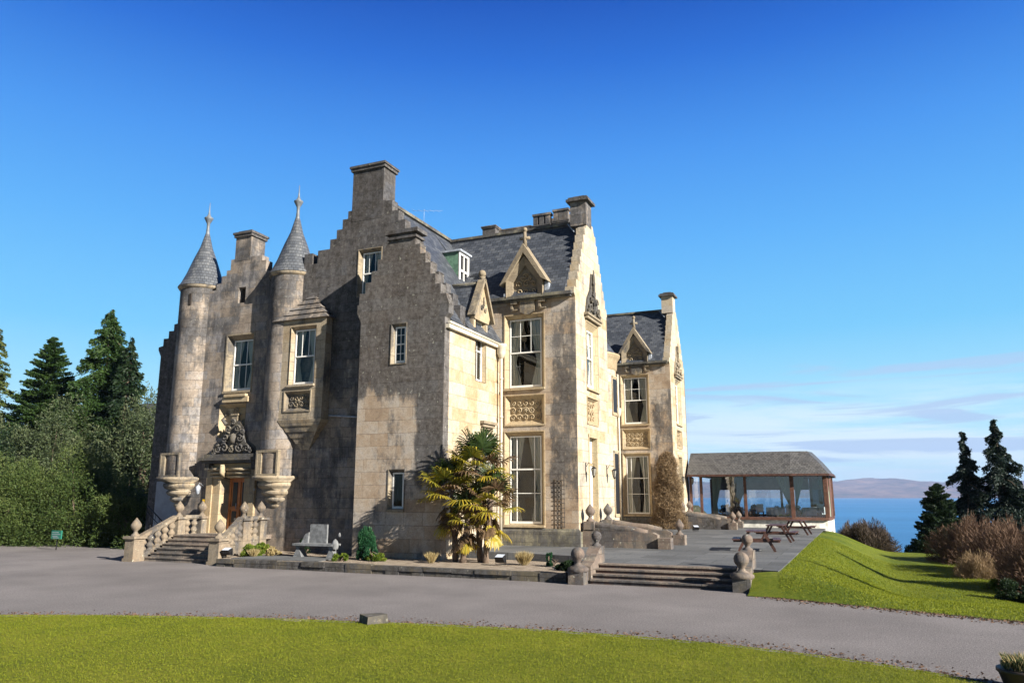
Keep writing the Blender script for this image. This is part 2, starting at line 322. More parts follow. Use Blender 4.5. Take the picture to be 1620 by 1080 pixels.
# ---------------------------------------------------------------- mesh helpers
COL = S.collection
class MB:
    def __init__(s): s.v = []; s.f = []; s.uv = []; s.sm = []
    def face(s, pts, uv=None, smooth=False):
        pts = [Vector(p) for p in pts]
        n = Vector((0, 0, 0))
        for i in range(1, len(pts)-1): n += (pts[i]-pts[0]).cross(pts[i+1]-pts[0])
        if n.length < 1e-12: return
        n.normalize()
        if uv is None:
            if abs(n.z) > .96: uv = [(p.x, p.y) for p in pts]
            else:
                t = Vector((-n.y, n.x, 0)).normalized(); bb = n.cross(t)
                off = 0 if abs(n.z) < .02 else 0
                uv = [(p.dot(t)+off, p.dot(bb)) for p in pts]
        k = len(s.v); s.v += [tuple(p) for p in pts]; s.f.append(tuple(range(k, k+len(pts)))); s.uv.append(uv); s.sm.append(smooth)
    def box(s, x0, x1, y0, y1, z0, z1):
        if x0 > x1: x0, x1 = x1, x0
        if y0 > y1: y0, y1 = y1, y0
        if z0 > z1: z0, z1 = z1, z0
        a = [(x0, y0, z0), (x1, y0, z0), (x1, y1, z0), (x0, y1, z0), (x0, y0, z1), (x1, y0, z1), (x1, y1, z1), (x0, y1, z1)]
        for q in ((0, 3, 2, 1), (4, 5, 6, 7), (0, 1, 5, 4), (1, 2, 6, 5), (2, 3, 7, 6), (3, 0, 4, 7)): s.face([a[i] for i in q])
    def hexa(s, a):      # 8 corners: 4 bottom ccw, 4 top ccw
        for q in ((0, 3, 2, 1), (4, 5, 6, 7), (0, 1, 5, 4), (1, 2, 6, 5), (2, 3, 7, 6), (3, 0, 4, 7)): s.face([a[i] for i in q])
    def lathe(s, prof, c, n=24, a0=0, a1=2*math.pi, smooth=True):
        ruv = max(r for r, z in prof); L = 0
        for i in range(len(prof)-1):
            (r0, z0), (r1, z1) = prof[i], prof[i+1]; L2 = L+math.hypot(r1-r0, z1-z0)
            for k in range(n):
                t0 = a0+(a1-a0)*k/n; t1 = a0+(a1-a0)*(k+1)/n
                P = lambda r, t, z: (c[0]+r*math.cos(t), c[1]+r*math.sin(t), c[2]+z)
                q = [P(r0, t0, z0), P(r0, t1, z0), P(r1, t1, z1), P(r1, t0, z1)]
                u = [(ruv*t0, L), (ruv*t1, L), (ruv*t1, L2), (ruv*t0, L2)]
                if abs(r0) < 1e-5: q = [q[0], q[2], q[3]]; u = [u[0], u[2], u[3]]
                elif abs(r1) < 1e-5: q = q[:3]; u = u[:3]
                s.face(q, u, smooth)
            L = L2
    def tube(s, pts, r, n=6):
        pts = [Vector(p) for p in pts]; rr = r if isinstance(r, (list, tuple)) else [r]*len(pts)
        rings = []
        for i, p in enumerate(pts):
            d = (pts[min(i+1, len(pts)-1)]-pts[max(i-1, 0)]).normalized()
            u = d.cross(Vector((0, 0, 1)) if abs(d.z) < .9 else Vector((1, 0, 0))).normalized(); w = d.cross(u)
            rings.append([p+(u*math.cos(2*math.pi*k/n)+w*math.sin(2*math.pi*k/n))*rr[i] for k in range(n)])
        for i in range(len(rings)-1):
            for k in range(n): s.face([rings[i][k], rings[i][(k+1) % n], rings[i+1][(k+1) % n], rings[i+1][k]], None, True)
        s.face(rings[0][::-1]); s.face(rings[-1])
    def bar(s, a, b_, w, h):   # rectangular bar between points
        a = Vector(a); b_ = Vector(b_); d = (b_-a).normalized()
        u = d.cross(Vector((0, 0, 1)) if abs(d.z) < .95 else Vector((0, 1, 0))).normalized()*w/2; v = d.cross(u).normalized()*h/2
        s.hexa([a-u-v, a+u-v, a+u+v, a-u+v, b_-u-v, b_+u-v, b_+u+v, b_-u+v])
    def build(s, name, mat, parent=None, smooth_merge=False):
        me = bpy.data.meshes.new(name); me.from_pydata(s.v, [], s.f)
        ul = me.uv_layers.new(name='UVMap'); flat = [c for u in s.uv for p in u for c in p]
        ul.data.foreach_set('uv', flat)
        me.polygons.foreach_set('use_smooth', s.sm)
        if any(s.sm):
            import bmesh
            bm = bmesh.new(); bm.from_mesh(me); bmesh.ops.remove_doubles(bm, verts=bm.verts, dist=1e-4); bm.to_mesh(me); bm.free()
        me.materials.append(mat if not isinstance(mat, str) else M[mat])
        o = bpy.data.objects.new(name, me); COL.objects.link(o)
        if parent is not None:
            o.parent = parent
            o.matrix_parent_inverse = world_of(parent).inverted()
        return o
from mathutils import Matrix
def world_of(o):
    m = Matrix.LocRotScale(o.location, o.rotation_euler, o.scale)
    return (world_of(o.parent) @ o.matrix_parent_inverse @ m) if o.parent else m
def thing(name, label, cat, loc=(0, 0, 0), group=None):
    o = bpy.data.objects.new(name, None); COL.objects.link(o); o.location = loc
    return tag(o, label, cat, group)
def tag(o, label, cat, group=None):
    o['label'] = label; o['category'] = cat
    if group: o['group'] = group
    return o
def struct(o): o['kind'] = 'structure'; return o

class PL:   # a wall plane: 'Y' faces -Y at y=c, 'X' faces +X at x=c ; u horizontal, d outward
    def __init__(s, k, c): s.k = k; s.c = c
    def p(s, u, d, z): return (u, s.c-d, z) if s.k == 'Y' else (s.c+d, u, z)
    def box(s, mb, u0, u1, d0, d1, z0, z1):
        a = s.p(u0, d0, z0); b_ = s.p(u1, d1, z1); mb.box(a[0], b_[0], a[1], b_[1], z0, z1)
def wall(mb, pl, outline, holes, t, back=True):
    """outline: ccw (u,z); holes (u0,u1,z0,z1): cut right through"""
    hl = [[(u0, z0), (u0, z1), (u1, z1), (u1, z0)] for (u0, u1, z0, z1) in holes]
    loops = [outline]+hl; allp = [p for l in loops for p in l]
    tris = tessellate_polygon([[Vector((p[0], p[1], 0)) for p in l] for l in loops])
    want = Vector(pl.p(0, 1, 0))-Vector(pl.p(0, 0, 0))
    def put(d, sgn):
        for tr in tris:
            q = [Vector(pl.p(allp[i][0], d, allp[i][1])) for i in tr]
            n = (q[1]-q[0]).cross(q[2]-q[0])
            if n.dot(want)*sgn < 0: q.reverse()
            mb.face(q)
    put(0, 1)
    if back: put(-t, -1)
    for l in loops:
        for i in range(len(l)):
            a, b_ = l[i], l[(i+1) % len(l)]
            mb.face([pl.p(a[0], 0, a[1]), pl.p(b_[0], 0, b_[1]), pl.p(b_[0], -t, b_[1]), pl.p(a[0], -t, a[1])])
def steps(u0, z0, u1, z1, n):
    """crow steps from (u0,z0) to (u1,z1), rising or falling"""
    r = []; du = (u1-u0)/n; dz = (z1-z0)/n
    for i in range(n):
        j = random.uniform(-.03, .03)
        if dz > 0: r += [(u0+du*i, z0+dz*i), (u0+du*i, z0+dz*(i+1)+j)]
        else: r += [(u0+du*i, z0+dz*i+j), (u0+du*(i+1), z0+dz*i+j)]
    # tidy: rising lists (u_i,z_i),(u_i,z_{i+1}) ; falling (u_i,z_i),(u_{i+1},z_i)
    return r

def window(par, pl, u0, u1, z0, z1, cols=3, up=2, low=1, rec=.2, sp=.13, surround='st_trim', curt='curtain', style='sash', depth=1.3, sill=True, lip=.05, side=1):
    """window part (splayed stone surround) > frame, pane, sill, curtain, room. opening is (u0..u1,z0..z1) in the wall"""
    m = MB(); a = (u0, u1, z0, z1); i_ = (u0+sp, u1-sp, z0+sp*.5, z1-sp)
    o4 = [(a[0], a[2]), (a[1], a[2]), (a[1], a[3]), (a[0], a[3])]; n4 = [(i_[0], i_[2]), (i_[1], i_[2]), (i_[1], i_[3]), (i_[0], i_[3])]
    for k in range(4):
        p, q = o4[k], o4[(k+1) % 4]; p2, q2 = n4[k], n4[(k+1) % 4]
        m.face([pl.p(p[0], .012, p[1]), pl.p(q[0], .012, q[1]), pl.p(q2[0], -rec, q2[1]), pl.p(p2[0], -rec, p2[1])])
    for (x0, x1, y0, y1) in ((a[0]-lip, a[0], a[2]-lip, a[3]+lip), (a[1], a[1]+lip, a[2]-lip, a[3]+lip), (a[0], a[1], a[3], a[3]+lip), (a[0], a[1], a[2]-lip, a[2])):
        pl.box(m, x0, x1, -.05, .03, y0, y1)
    w = m.build('window', surround, par)
    d = -rec
    f = MB(); fw = .055
    U0, U1, Z0, Z1 = i_
    pl.box(f, U0, U0+fw, d-.02, d+.05, Z0, Z1); pl.box(f, U1-fw, U1, d-.02, d+.05, Z0, Z1)
    pl.box(f, U0+fw, U1-fw, d-.02, d+.05, Z0, Z0+fw*1.7); pl.box(f, U0+fw, U1-fw, d-.02, d+.05, Z1-fw, Z1)
    zm = (Z0+Z1)/2+.02
    if style == 'sash':
        pl.box(f, U0+fw, U1-fw, d-.015, d+.055, zm-.03, zm+.03)
        for k in range(1, cols):
            x = U0+(U1-U0)*k/cols if cols != 2.5 else 0
            pl.box(f, x-.013, x+.013, d, d+.03, zm+.03, Z1-fw)
        for k in range(1, up):
            z = zm+(Z1-zm)*k/up; pl.box(f, U0+fw, U1-fw, d+.001, d+.028, z-.012, z+.012)
        if low:
            for k in range(1, low):
                x = U0+(U1-U0)*k/low; pl.box(f, x-.013, x+.013, d, d+.03, Z0+fw*1.7, zm-.03)
    elif style == 'grid':
        pl.box(f, U0+fw, U1-fw, d-.015, d+.055, zm-.025, zm+.025)
        for k in range(1, cols):
            x = U0+(U1-U0)*k/cols; pl.box(f, x-.013, x+.013, d, d+.03, Z0+fw, Z1-fw)
        for zz in (Z0, zm):
            for k in range(1, up):
                z = zz+(zm-Z0)*k/up; pl.box(f, U0+fw, U1-fw, d+.001, d+.028, z-.012, z+.012)
    elif style == 'marginal':
        pl.box(f, U0+fw, U1-fw, d-.015, d+.055, zm+.38, zm+.44)
        for x in (U0+.22*(U1-U0), U1-.22*(U1-U0)): pl.box(f, x-.017, x+.017, d, d+.035, Z0+fw, Z1-fw)
        pl.box(f, U0+fw, U1-fw, d+.001, d+.03, zm-.62, zm-.59)
    f.build('frame', 'white', w)
    g = MB(); g.face([pl.p(U0+fw, d+.012, Z0+fw), pl.p(U1-fw, d+.012, Z0+fw), pl.p(U1-fw, d+.012, Z1-fw), pl.p(U0+fw, d+.012, Z1-fw)])
    g.build('pane', 'glass', w)
    if sill:
        s_ = MB(); pl.box(s_, a[0]-.04, a[1]+.04, -rec+.02, .10, a[2]-.06, a[2]+.035); s_.build('sill', surround, w)
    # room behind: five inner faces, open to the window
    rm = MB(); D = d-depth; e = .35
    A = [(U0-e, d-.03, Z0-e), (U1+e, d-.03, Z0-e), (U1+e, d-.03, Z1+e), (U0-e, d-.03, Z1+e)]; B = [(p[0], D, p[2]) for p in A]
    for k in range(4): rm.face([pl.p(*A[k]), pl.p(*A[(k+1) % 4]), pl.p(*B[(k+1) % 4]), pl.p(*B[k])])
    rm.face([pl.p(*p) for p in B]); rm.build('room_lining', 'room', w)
    if curt:
        for sg in (-1, 1):
            c = MB(); n = 14; Wd = (U1-U0)
            for i in range(n):
                for (za, zb, sa, sb) in ((Z0+.02, Z0+.38*(Z1-Z0), .34, .16), (Z0+.38*(Z1-Z0), Z1, .16, .42)):
                    def X(t, s): return (U0+.03+s*Wd*t) if sg < 0 else (U1-.03-s*Wd*t)
                    t0, t1 = i/n, (i+1)/n; dd = lambda t: d-.08-.03*math.sin(t*22)
                    c.face([pl.p(X(t0, sa), dd(t0), za), pl.p(X(t1, sa), dd(t1), za), pl.p(X(t1, sb), dd(t1), zb), pl.p(X(t0, sb), dd(t0), zb)])
            c.build('curtain', curt, w)
    return w

def scroll(m, pl, cx, cz, r, turns, d, flip=1, rot=0, w=.028):
    pts = []; n = 16
    for i in range(n+1):
        t = i/n; a = rot+flip*turns*2*math.pi*t; rr = r*(1-.85*t)
        pts.append(pl.p(cx+rr*math.cos(a), d, cz+rr*math.sin(a)))
    m.tube(pts, w, 5)
def carved_panel(par, pl, u0, u1, z0, z1, mat='st_trim', border=.12):
    b_ = MB(); o4 = [(u0, z0), (u1, z0), (u1, z1), (u0, z1)]; q = border
    n4 = [(u0+q, z0+q), (u1-q, z0+q), (u1-q, z1-q), (u0+q, z1-q)]
    for k in range(4):
        p, r = o4[k], o4[(k+1) % 4]; p2, r2 = n4[k], n4[(k+1) % 4]
        b_.face([pl.p(p[0], .012, p[1]), pl.p(r[0], .012, r[1]), pl.p(r2[0], -.16, r2[1]), pl.p(p2[0], -.16, p2[1])])
    b_.face([pl.p(x, -.155, z) for x, z in n4])
    for (x0, x1, y0, y1) in ((u0-.05, u0, z0-.05, z1+.05), (u1, u1+.05, z0-.05, z1+.05), (u0, u1, z1, z1+.05), (u0, u1, z0-.06, z0)):
        pl.box(b_, x0, x1, -.05, .035, y0, y1)
    P = b_.build('carved_panel', mat, par)
    c = MB(); w = u1-u0-2*q; h = z1-z0-2*q; cx = (u0+u1)/2; cz = (z0+z1)/2
    nx = max(2, int(round(w/.30))); nz = max(2, int(round(h/.28)))
    for i in range(nx):
        for j in range(nz):
            x = u0+q+w*(i+.5)/nx; z = z0+q+h*(j+.5)/nz
            f = 1 if (x < cx) == (z < cz) else -1
            scroll(c, pl, x, z, min(w/nx, h/nz)*.47, 1.25, -.125, f, random.choice((0, 1.57, 3.14)), .026)
    for k in range(6):
        a = k*math.pi/3; c.tube([pl.p(cx, -.11, cz), pl.p(cx+.11*math.cos(a), -.11, cz+.11*math.sin(a))], [.035, .012], 5)
    c.build('relief_scrolls', mat, P)
    return P
def ball_prof(r, z0, squash=1.0, n=8):
    return [(r*math.sin(math.pi*i/n)+1e-6, z0+r*squash*(1-math.cos(math.pi*i/n))) for i in range(n+1)]
# ================================================================ THE MANSION
H = thing('mansion', 'large honey-grey stone baronial mansion with crow-stepped gables, two cone-roofed round turrets and slate roofs', 'mansion', (-18, 30, 0))
YF, YB, XS = 27.0, 25.63, -14.08
Pf, Pb, Ps = PL('Y', YF), PL('Y', YB), PL('X', XS)
# --- entrance gable wall
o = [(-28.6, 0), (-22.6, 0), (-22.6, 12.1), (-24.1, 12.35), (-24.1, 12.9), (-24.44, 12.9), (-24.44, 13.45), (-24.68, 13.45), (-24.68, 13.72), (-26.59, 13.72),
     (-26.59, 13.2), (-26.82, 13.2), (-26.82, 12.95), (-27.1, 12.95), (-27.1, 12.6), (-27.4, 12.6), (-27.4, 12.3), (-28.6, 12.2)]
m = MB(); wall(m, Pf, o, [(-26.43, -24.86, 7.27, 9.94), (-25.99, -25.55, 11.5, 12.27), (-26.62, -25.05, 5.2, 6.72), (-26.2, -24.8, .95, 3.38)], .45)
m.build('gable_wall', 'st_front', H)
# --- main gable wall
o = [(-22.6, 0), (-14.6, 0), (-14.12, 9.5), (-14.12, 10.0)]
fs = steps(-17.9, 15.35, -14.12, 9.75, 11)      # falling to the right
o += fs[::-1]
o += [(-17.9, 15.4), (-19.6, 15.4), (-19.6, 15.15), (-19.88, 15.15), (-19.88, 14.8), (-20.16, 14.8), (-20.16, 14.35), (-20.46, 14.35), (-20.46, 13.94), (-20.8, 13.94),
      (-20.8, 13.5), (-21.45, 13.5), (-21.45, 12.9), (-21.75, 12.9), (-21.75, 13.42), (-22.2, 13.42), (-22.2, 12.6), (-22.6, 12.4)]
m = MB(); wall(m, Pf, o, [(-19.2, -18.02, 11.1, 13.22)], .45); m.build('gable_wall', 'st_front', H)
# --- projecting gable block
o = [(-18.0, 0), (-14.08, 0), (-14.08, 9.45), (-13.92, 9.6), (-13.92, 10.0)]
o += steps(-15.5, 12.62, -14.05, 9.95, 6)[::-1]
o += [(-15.5, 12.9), (-16.72, 12.9)]
o += steps(-18.12, 10.3, -16.72, 12.6, 5)[::-1]
o += [(-18.2, 10.3), (-18.2, 9.95), (-18.0, 9.55)]
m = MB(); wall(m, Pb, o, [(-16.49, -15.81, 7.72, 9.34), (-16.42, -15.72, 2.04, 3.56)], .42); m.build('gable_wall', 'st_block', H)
m = MB(); m.box(-18.0, -17.6, YB+.42, YF, 0, 9.9); m.build('side_wall', 'st_front', H)
m = MB(); m.box(-16.82, -15.42, YB-.09, YB+.62, 12.9, 13.0); m.box(-16.72, -15.52, YB-.02, YB+.5, 13.0, 13.12); m.box(-16.9, -15.34, YB-.14, YB+.68, 13.12, 13.28)
m.build('gable_cap', 'st_dark', H)
window(H, Pb, -16.49, -15.81, 7.72, 9.34, cols=2, up=2, style='grid', curt=None, sp=.1, lip=.03, surround='st_trim', sill=False, rec=.18, depth=.9)
window(H, Pb, -16.42, -15.72, 2.04, 3.56, cols=1, up=1, low=0, style='plain', curt=None, sp=.1, lip=.03, surround='st_trim', rec=.18, depth=.9)
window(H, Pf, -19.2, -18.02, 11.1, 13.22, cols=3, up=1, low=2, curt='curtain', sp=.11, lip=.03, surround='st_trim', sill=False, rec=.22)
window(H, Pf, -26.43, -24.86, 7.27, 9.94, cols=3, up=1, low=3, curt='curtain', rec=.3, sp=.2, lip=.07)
# slit and inscription panel
m = MB(); Pf.box(m, -25.99, -25.55, -.5, -.3, 11.5, 12.27); m.build('slit_opening', 'room', H)
m = MB(); q = .16; o4 = [(-26.62, 5.2), (-25.05, 5.2), (-25.05, 6.72), (-26.62, 6.72)]; n4 = [(-26.62+q, 5.2), (-25.05-q*.5, 5.2), (-25.05-q*.5, 6.72-q), (-26.62+q, 6.72-q)]
for k in range(4):
    a, b_ = o4[k], o4[(k+1) % 4]; c, d = n4[k], n4[(k+1) % 4]
    m.face([Pf.p(a[0], .01, a[1]), Pf.p(b_[0], .01, b_[1]), Pf.p(d[0], -.28, d[1]), Pf.p(c[0], -.28, c[1])])
m.face([Pf.p(x, -.27, z) for x, z in n4])
Pf.box(m, -26.35, -24.85, .0, .16, 6.78, 7.02); Pf.box(m, -26.2, -24.95, .0, .24, 7.02, 7.14)
ip = m.build('inscribed_panel', 'st_trimc', H)
m = MB()      # relief on the panel: a monogram pillar, small scroll and a shield outline
Pf.box(m, -25.95, -25.62, -.27, -.12, 5.2, 6.2); Pf.box(m, -26.0, -25.57, -.27, -.08, 6.2, 6.28)
scroll(m, Pf, -25.78, 6.42, .15, 1.3, -.16, 1, 0, .03)
for (a, b_, c, d) in ((-26.4, 6.2, -26.4, 6.45), (-26.3, 6.2, -26.3, 6.45), (-25.45, 5.5, -25.15, 5.5), (-25.45, 5.5, -25.45, 6.0), (-25.15, 5.5, -25.15, 6.0), (-25.45, 6.0, -25.15, 6.0)):
    m.tube([Pf.p(a, -.25, b_), Pf.p(c, -.25, d)], .022, 5)
m.build('relief', 'st_trim', ip)
# --- doorcase
D = MB()
Pf.box(D, -26.95, -26.62, .0, .13, .9, 3.9); Pf.box(D, -26.62, -26.2, .0, .06, .9, 3.75); Pf.box(D, -24.8, -24.45, .0, .06, .9, 3.75); Pf.box(D, -24.45, -24.15, .0, .13, .9, 3.9)
Pf.box(D, -26.62, -24.45, .0, .06, 3.75, 4.0)
Pf.box(D, -26.2, -24.8, -.45, .04, 3.38, 3.60)
D.face([Pf.p(-26.2, .05, .95), Pf.p(-26.2, .05, 3.38), Pf.p(-26.02, -.4, 3.3), Pf.p(-26.02, -.4, .95)])
D.build('doorcase', 'st_trimc', H)
m = MB()
for k, (z, d_) in enumerate(((3.42, .10), (3.58, .17), (3.74, .24))):
    for (a, b_) in ((-26.75, -25.95), (-25.75, -24.4)):
        m.tube([Pf.p(a+.04*k, d_, z), Pf.p(b_, d_, z)], .065, 8)
m.tube([Pf.p(-25.85, .22, 3.36), Pf.p(-25.85, .34, 3.6), Pf.p(-25.85, .36, 3.95)], [.05, .13, .10], 8)
m.build('broken_moulding', 'st_trimc', H)
hood = MB(); Pf.box(hood, -27.15, -23.95, 0, .36, 4.02, 4.14); Pf.box(hood, -27.25, -23.85, 0, .46, 4.14, 4.26); Pf.box(hood, -27.08, -24.0, 0, .28, 4.26, 4.42)
Pf.box(hood, -27.0, -26.75, 0, .26, 3.72, 4.02); Pf.box(hood, -24.3, -24.05, 0, .26, 3.72, 4.02)
hd = hood.build('door_hood', 'st_carve', H)
m = MB(); L = [(-26.8, 4.42), (-24.25, 4.42), (-24.35, 4.75), (-24.75, 5.0), (-24.95, 5.45), (-25.35, 5.9), (-25.75, 5.98), (-26.05, 5.55), (-26.25, 5.1), (-26.7, 4.8)]
wall(m, PL('Y', YF-.02), L, [], .02); 
wall(m, PL('Y', YF-.13), [(u*.9-2.56, 4.42+(z-4.42)*.88) for u, z in L], [], .12)
rs = random.Random(3)
for (x, z, r, f) in ((-26.35, 4.65, .2, 1), (-26.0, 4.7, .24, -1), (-25.1, 4.7, .24, 1), (-24.7, 4.65, .2, -1), (-25.98, 5.15, .2, 1), (-25.1, 5.15, .2, -1), (-25.3, 5.55, .16, 1), (-25.8, 5.55, .17, -1), (-25.55, 4.62, .16, 1), (-24.45, 4.55, .12, 1), (-26.6, 4.55, .13, -1), (-25.55, 5.85, .14, -1), (-25.0, 5.4, .12, 1)):
    scroll(m, PL('Y', YF-.17), x, z, r, 1.4, .02, f, rs.random()*6, .05)
prof = [(1e-4, -.24), (.12, -.2), (.18, -.08), (.19, 0), (.18, .08), (.12, .2), (1e-4, .24)]
m.lathe([(r*.85, z) for r, z in prof], (-25.52, YF-.17, 5.12), 12)
m.tube([(-25.95, YF-.2, 5.75), (-26.15, YF-.24, 5.98), (-25.98, YF-.24, 6.2)], [.09, .08, .03], 6)
m.build('carved_scrollwork', 'st_carve', hd)
# door
m = MB(); Pf.box(m, -26.02, -24.8, -.46, -.38, .95, 3.38)
dr = m.build('door', 'orange_wood', H)
m = MB()
for (a, b_) in ((-26.02, -25.9), (-24.92, -24.8), (-25.47, -25.36)): Pf.box(m, a, b_, -.38, -.345, .95, 3.38)
for (a, b_) in ((.95, 1.25), (1.95, 2.1), (3.2, 3.38)):
    for (c, d) in ((-25.9, -25.47), (-25.36, -24.92)): Pf.box(m, c, d, -.38, -.347, a, b_)
m.build('door_frame', 'orange_wood', dr)
m = MB()
for (c, d) in ((-25.82, -25.55), (-25.28, -25.0)): Pf.box(m, c, d, -.379, -.365, 2.12, 3.18); Pf.box(m, c, d, -.379, -.368, 1.4, 1.9)
m.build('door_glass', 'black_metal', dr)
m = MB(); m.tube([Pf.p(-25.5, -.33, 2.0), Pf.p(-25.5, -.27, 2.0), Pf.p(-25.5, -.27, 2.25)], .018, 6); m.build('door_handle', 'lead', dr)
# --- turrets
def turret(cx, r, niche_c):
    c = (cx, 27.45, 0)
    m = MB(); m.lathe([(r*.96, 3.34), (r, 3.4), (r, 5), (r, 8), (r, 11.0), (r, 12.42)], c, 36)
    T = m.build('turret', 'st_tur', H)
    m = MB(); rr = r+.03
    pr = [(.30, 1.95), (.42, 2.08), (.46, 2.18), (.40, 2.24), (.55, 2.32), (.62, 2.42), (.60, 2.5), (.54, 2.53), (.70, 2.62), (.76, 2.72), (.73, 2.80), (.67, 2.82), (.84, 2.92), (.90, 3.04), (.88, 3.13), (.80, 3.16), (rr+.07, 3.30), (rr+.06, 3.38), (rr, 3.42)]
    m.lathe([(q*rr/.9, z) for q, z in pr], c, 36); m.build('corbel', 'st_turc', T)
    m = MB(); m.lathe([(r, 12.42), (r+.07, 12.46), (r+.12, 12.53), (r+.13, 12.60), (r+.08, 12.63)], c, 36); m.build('eaves_cornice', 'st_turc', T)
    m = MB(); m.lathe([(r+.15, 12.58), (r+.02, 12.78), (r*.80, 13.3), (r*.53, 14.1), (r*.29, 14.72), (.12, 15.4), (.07, 15.5)], c, 36, smooth=True); m.build('cone_roof', 'slate_cone', T)
    m = MB(); m.lathe([(.12, 15.36), (.075, 15.62), (.09, 15.66), (.07, 15.72), (.075, 16.0), (.13, 16.10), (.19, 16.22), (.215, 16.27), (.215, 16.31), (.11, 16.38), (.05, 16.52), (.025, 16.75), (.012, 17.12), (1e-4, 17.14)], c, 16); m.build('finial', 'finial', T)
    m = MB(); P = PL('Y', 27.45-r+.10); a, b_, z0, z1 = niche_c-.60, niche_c+.60, 3.42, 4.52; q = .17
    for (x0, x1, y0, y1) in ((a, a+.09, z0, z1), (b_-.09, b_, z0, z1), (a+.09, b_-.09, z1-.09, z1), (a+.09, b_-.09, z0, z0+.09)): P.box(m, x0, x1, -.5, .12, y0, y1)
    P.box(m, a+.09, a+.28, -.5, .10, z0+.09, z1-.09)
    P.box(m, a-.05, b_+.05, -.4, .2, z0-.05, z0+.0)
    m.build('niche_frame', 'st_trim', T)
    return T
turret(-28.72, 1.02, -28.86); turret(-23.1, 1.02, -23.16)
m = MB(); Pn = PL('Y', 27.2-.87)
m.box(-28.52, -28.38, 26.42, 26.47, 11.55, 12.1); m.build('turret_slit', 'room', H)
# --- oriel between turret and block
m = MB(); Po = PL('Y', 26.5)
wall(m, Po, [(-22.95, 5.78), (-20.46, 5.78), (-20.40, 10.22), (-22.95, 10.22)], [(-22.28, -20.92, 7.28, 9.90), (-22.44, -21.06, 6.18, 7.02)], .40)
m.box(-20.46+.0, -20.80, 26.901, 27.0, 5.78, 10.22)
OR = m.build('oriel', 'st_turc', H)
window(H, Po, -22.28, -20.92, 7.28, 9.90, cols=3, up=1, low=0, rec=.2, sp=.13, lip=.0, surround='st_turc', curt='curtain', depth=.9)
carved_panel(H, Po, -22.44, -21.06, 6.18, 7.02, 'st_trim', .13)
m = MB(); n = 5      # stepped stone roof
for k in range(n):
    t = k/n; z0 = 10.22+1.25*t; xl = -23.3+(1.75)*t; xr = -20.24-(1.25)*t; yf = 26.36+.56*t
    m.hexa([(xl, yf, z0), (xr, yf, z0), (xr, 27.0, z0), (xl, 27.0, z0), (xl+.42, yf+.17, z0+.25), (xr-.33, yf+.17, z0+.25), (xr-.33, 27, z0+.25), (xl+.42, 27, z0+.25)])
m.build('oriel_roof', 'st_chim', H)
m = MB(); n = 5      # corbel courses shrinking down to a point against the wall
for k in range(n):
    t = k/n; z1 = 5.78-1.25*t; xl = -22.75+1.0*t; xr = -20.42-.95*t; yf = 26.46+.5*t
    m.hexa([(xl+.16, yf+.07, z1-.25), (xr-.16, yf+.07, z1-.25), (xr-.16, 27, z1-.25), (xl+.16, 27, z1-.25), (xl, yf, z1), (xr, yf, z1), (xr, 27, z1), (xl, 27, z1)])
m.build('oriel_corbel', 'st_turc', H)
m = MB(); m.tube([(-20.35, 26.9, 5.95), (-18.02, 26.88, 5.75)], .04, 6); m.build('waste_pipe', 'lead', H)
# --- left recessed wall with step end
m = MB(); Pl = PL('Y', 28.3)
o = [(-32.15, 0), (-28.7, 0), (-28.7, 12.0)]+steps(-32.05, 10.15, -30.4, 12.0, 5)[::-1]+[(-32.35, 10.1), (-32.35, 9.95), (-32.15, 9.6)]
wall(m, Pl, o, [], .45); m.box(-32.15, -31.7, 28.75, 40, 0, 9.4); m.build('recessed_wall', 'st_dark', H)  # turret's shade on this wall is put into the dark stone tone
m = MB(); m.box(-31.25, -29.0, 27.95, 28.29, 0, 3.26); m.build('rendered_wall', 'render', H)
# --- chimneys
def chimney(x0, x1, y0, y1, z0, z1, mat='st_dark', cap=.16, ch=.34, capmat='st_dark'):
    m = MB(); m.box(x0, x1, y0, y1, z0, z1-ch); c = m.build('chimney', mat, H)
    m = MB(); m.box(x0-cap*.6, x1+cap*.6, y0-cap*.6, y1+cap*.6, z1-ch, z1-ch*.6); m.box(x0-cap, x1+cap, y0-cap, y1+cap, z1-ch*.6, z1-ch*.3); m.box(x0+.06, x1-.06, y0+.06, y1-.06, z1-ch*.3, z1)
    m.build('chimney_cap', capmat, c); return c
chimney(-19.68, -18.04, YF-.01, 27.95, 14.6, 17.32, 'st_chimd', .13, .34)
chimney(-26.36, -25.42, YF-.01, 27.95, 13.6, 15.12, 'st_chim', .12, .34)
chimney(-18.3, -17.5, 37.6, 38.6, 15.0, 17.75, 'st_chim', .08, .2, 'st_chim')
chimney(-17.2, -15.3, 37.6, 38.6, 14.2, 17.4, 'st_chim', .05, .2, 'st_chim')
for (a, b_, z) in ((-15.2, -14.15, 17.35), (-14.0, -13.1, 17.45)):
    ch = chimney(a, b_, 37.6, 38.7, 13.0, z, 'st_chim', .06, .18, 'st_chim')
    m = MB()
    for q in (a+.02, (a+b_)/2-.14, b_-.30): m.box(q, q+.26, 37.65, 37.95, z, z+.5); m.box(q, q+.26, 38.3, 38.6, z, z+.5)
    m.box(a-.02, b_+.02, 37.6, 38.0, z+.5, z+.62)
    m.build('chimney_pots', 'st_chim', ch)
